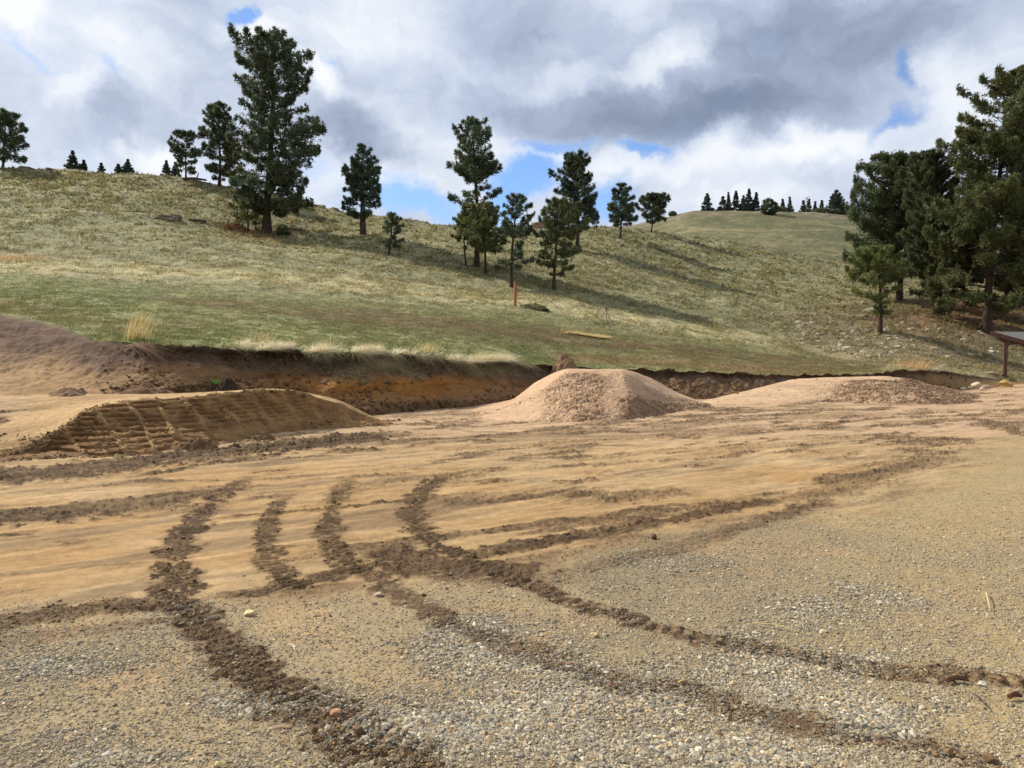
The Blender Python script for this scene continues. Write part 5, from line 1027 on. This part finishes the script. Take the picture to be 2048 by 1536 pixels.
bunch(0, 0, edge_pt(258, .3, .06), 120, 1.05, .15, .16, -.12, (206, 184, 126), 'tall golden upright bunchgrass clump on the left bank edge', 160, wid=.0085, rad=.12)
bunch(0, 0, edge_pt(275, .0, -.02), 170, .85, .35, .75, -1.0, (168, 138, 112), 'uprooted brownish grass clump drooping down the left bank face', 40, wid=.009, rad=.10)
bunch(0, 0, edge_pt(465, .12), 70, .42, .35, .1, -.5, (150, 150, 84), 'green-tinged grass tuft hanging on the bank edge left of the pale fringe', 120)
bunch(0, 0, edge_pt(497, .9, .15), 60, .46, .12, .25, -.1, (206, 176, 130), 'pinkish feathery grass stand behind the start of the pale fringe', 0, rad=.14)
bunch(0, 0, edge_pt(640, .8, .12), 50, .55, .2, .15, -.1, (206, 190, 140), 'sparse tall seed stalks behind the pale fringe', 0, rad=.25)
bunch(0, 0, edge_pt(850, .6, .1), 130, .46, .28, .2, -.15, (208, 190, 130), 'golden upright tuft near the middle of the pale fringe', 20, rad=.2)
bunch(0, 0, hill_point(1133, 668), 26, .8, .12, .0, -.05, (206, 186, 128), 'few thin straw stalks above the pale straw streak', 0, rad=.2, wid=.012)
n = 900; t_ = r.random(n); q0, q1 = hill_point(1130, 665), hill_point(1208, 676); root = q0[None] + (q1 - q0)[None] * t_[:, None] + r.normal(0, 1, (n, 3)) * [.08, .18, 0]
v, fs, cc = blades(root - (q0 + q1) / 2, np.stack([np.ones(n), r.normal(0, .4, n), r.uniform(.02, .25, n)], 1), r.uniform(.2, .45, n), np.full(n, .02), r.normal(0, .1, (n, 3)), np.array(lin((216, 196, 140)))[None] * r.uniform(.8, 1.15, (n, 1)), 2, r)
o = mesh_obj('straw', v, fs, M_GRASS, cc); o.location = tuple((q0 + q1) / 2); tag(o, 'streak of flattened pale straw in the green strip', 'straw')
bunch(0, 0, hill_point(1822, 738), 120, .8, .3, .25, -.2, (206, 168, 120), 'orange-tan grass clump above the right end of the bank', 0, rad=.45, wid=.02)
i_ = np.interp(432, PXC, np.arange(NCOL)).astype(int); bunch(0, 0, np.array([BX[i_, 30], BY[i_, 30] - .05, BZ[i_, 30]]), 90, .16, .6, 0, -.2, (92, 122, 60), 'small green weed growing on the bank face', 60, name='weed', rad=.08, wid=.02, cat='weed')
bunch(0, 0, hill_point(35, 522), 300, .5, .3, .2, -.2, (190, 150, 112), 'patch of pinkish dry stems near the left edge of the slope', 0, rad=.8, wid=.02)

# ------------------------------------------------------------------ loose clods on cut faces
r = np.random.default_rng(88); cp_, cs_, cc_ = [], [], []
def on_grid(X_, Y_, Z_, n, wfn, tone, mean):
    a, b_ = r.integers(0, X_.shape[0] - 1, n), r.integers(0, X_.shape[1] - 1, n); k = r.random(n) < wfn(a, b_); a, b_ = a[k], b_[k]
    s_0 = (r.lognormal(mean, .6, len(a))).clip(.008, .09); cp_.append(np.stack([X_[a, b_], Y_[a, b_], Z_[a, b_] + s_0 * .2], 1)); cs_.append(s_0); cc_.append(np.array(lin(tone))[None] * r.uniform(.6, 1.4, (len(a), 1)))
on_grid(BX, BY, BZ, 42000, lambda a, b_: steep[a] * np.clip(np.exp(-((b_ / NB - .06) / .13) ** 2) + .25 + .9 * fbm(a * .03, b_ * .05, 3, 190), 0, 1) * (PXC[a] > 100) * (PXC[a] < 2100), (100, 77, 54), -4.15)
on_grid(cm[..., 0], cm[..., 1], cm[..., 2], 8000, lambda a, b_: np.clip(coarse_c(b_ / 900 * 7, a / 300 * 5 - 1) - .15, 0, 1) * (a < 220), (136, 108, 82), -5.0)
on_grid(rm_[..., 0], rm_[..., 1], rm_[..., 2], 6000, lambda a, b_: np.clip(coarse_r(b_ / 800 * 7, a / 240 * 5 - 1) - .1, 0, 1) * (a < 180), (116, 92, 68), -4.85)
on_grid(lm_[..., 0], lm_[..., 1], lm_[..., 2], 16000, lambda a, b_: (a < 250) * np.clip(fbm(a * .02, b_ * .01, 4, 191) * 2 + .1, 0, 1), (112, 88, 58), -4.6)
v, f, cc = scatter_solids(np.vstack(cp_), np.concatenate(cs_), np.vstack(cc_), I1V, I1F, .2, .7, r)
o = mesh_obj('loose_clods', v, f, M_DIRT, cc, k='stuff'); tag(o, 'loose clods and crumbs lying on the cut bank and dirt mounds', 'soil')

# ------------------------------------------------------------------ gravel, crumbs and clods on the yard
r = np.random.default_rng(91)
def yard_sample(n, y0, y1, plo=-80, phi=2130, pw=1.0):
    py = r.uniform(y0, y1, n); px = r.uniform(plo, phi, n); Y = ground_xy(1024, py)[1]; return Y * (px - 1024) / F, Y, px, py
def surf(x, y, px, py):
    ch, trd, g, b, n1, n2 = yard_fields(x, y, px, py); return yard_height(x, y, ch, trd, g, b, n1, n2) + pad_rise(px, y), ch, g, b, n1, n2
STONE = np.array([lin(c_) for c_ in [(146, 136, 114), (130, 125, 112), (168, 158, 134), (108, 104, 96), (156, 138, 106), (190, 180, 158), (130, 110, 84), (118, 113, 100), (172, 146, 108)]]) * 1.04
parts = []; grp = []
x, y, px, py = yard_sample(760000, 985, 1640, -350, 2400); z, ch, g, b, n1, n2 = surf(x, y, px, py)
far_f = np.clip((y - 2.5) / 5, 0, 1)
keep = r.random(len(x)) < (g ** 1.3 * np.clip(.30 + .65 * b + .35 * n1 + .30 * n2, .10, 1) * (1 - .55 * np.clip(ch * 1.4, 0, 1))); x, y, z, ch, g, b = [a[keep] for a in (x, y, z, ch, g, b)]; n = len(x)
sz = (.0026 + r.lognormal(-5.6, .50, n) * (.75 + .62 * b)).clip(.002, .017); ci = r.choice(len(STONE), n, p=[.2, .16, .13, .10, .15, .07, .07, .08, .04])
warm = np.array(lin((168, 148, 116)))[None]; col = STONE[ci] * r.uniform(.72, 1.25, (n, 1)); col = col * (.7 + .3 * b[:, None]) + warm * r.uniform(.7, 1.3, (n, 1)) * (.30 - .30 * b[:, None]); col = col * (1 - .35 * ch[:, None])
pos = np.stack([x, y, z + sz * .22], 1); bigm = sz > .0085
v, f, cc = scatter_solids(pos[bigm], sz[bigm], col[bigm], ICO_V, ICO_F, .24, .6, r); parts.append((v, f, cc))
v, f, cc = scatter_solids(pos[~bigm], sz[~bigm], col[~bigm], OCT_V, OCT_F, .2, .65, r); parts.append((v, f, cc))
M_STONE = mat_vcol('gravel_stone', rough=.85, spec=.25, vary=((300, .12),))
v, fs, cc = merge(parts); o = mesh_obj('gravel', v, fs, M_STONE, cc, k='stuff'); tag(o, 'crushed grey and tan gravel spread over the near half of the yard', 'gravel')
print('gravel', n)
# crumbs of moist soil along the churned strips
x, y, px, py = yard_sample(800000, 842, 1640, -250, 2300); z, ch, g, b, n1, n2 = surf(x, y, px, py)
keep = r.random(len(x)) < np.clip(ch * 1.3 - .4, 0, 1) * (.42 - .34 * ss(4.5, 8, y)) * ss(-.6, .2, n2); x, y, z, ch, g = [a[keep] for a in (x, y, z, ch, g)]; n = len(x)
sz = (r.lognormal(-5.55, .55, n) * np.clip(y / 6, .85, 1.3)).clip(.0025, .026)
col = np.array(lin((112, 88, 60)))[None] * r.uniform(.6, 1.35, (n, 1)); col = col + r.normal(0, .004, (n, 3))
v, f, cc = scatter_solids(np.stack([x, y, z + sz * .25], 1), sz, col, ICO_V, ICO_F, .22, .7, r)
o = mesh_obj('soil_crumbs', v, f, M_STONE, cc, k='stuff'); tag(o, 'dark moist soil crumbs along the wheel tracks', 'soil')
print('crumbs', n)
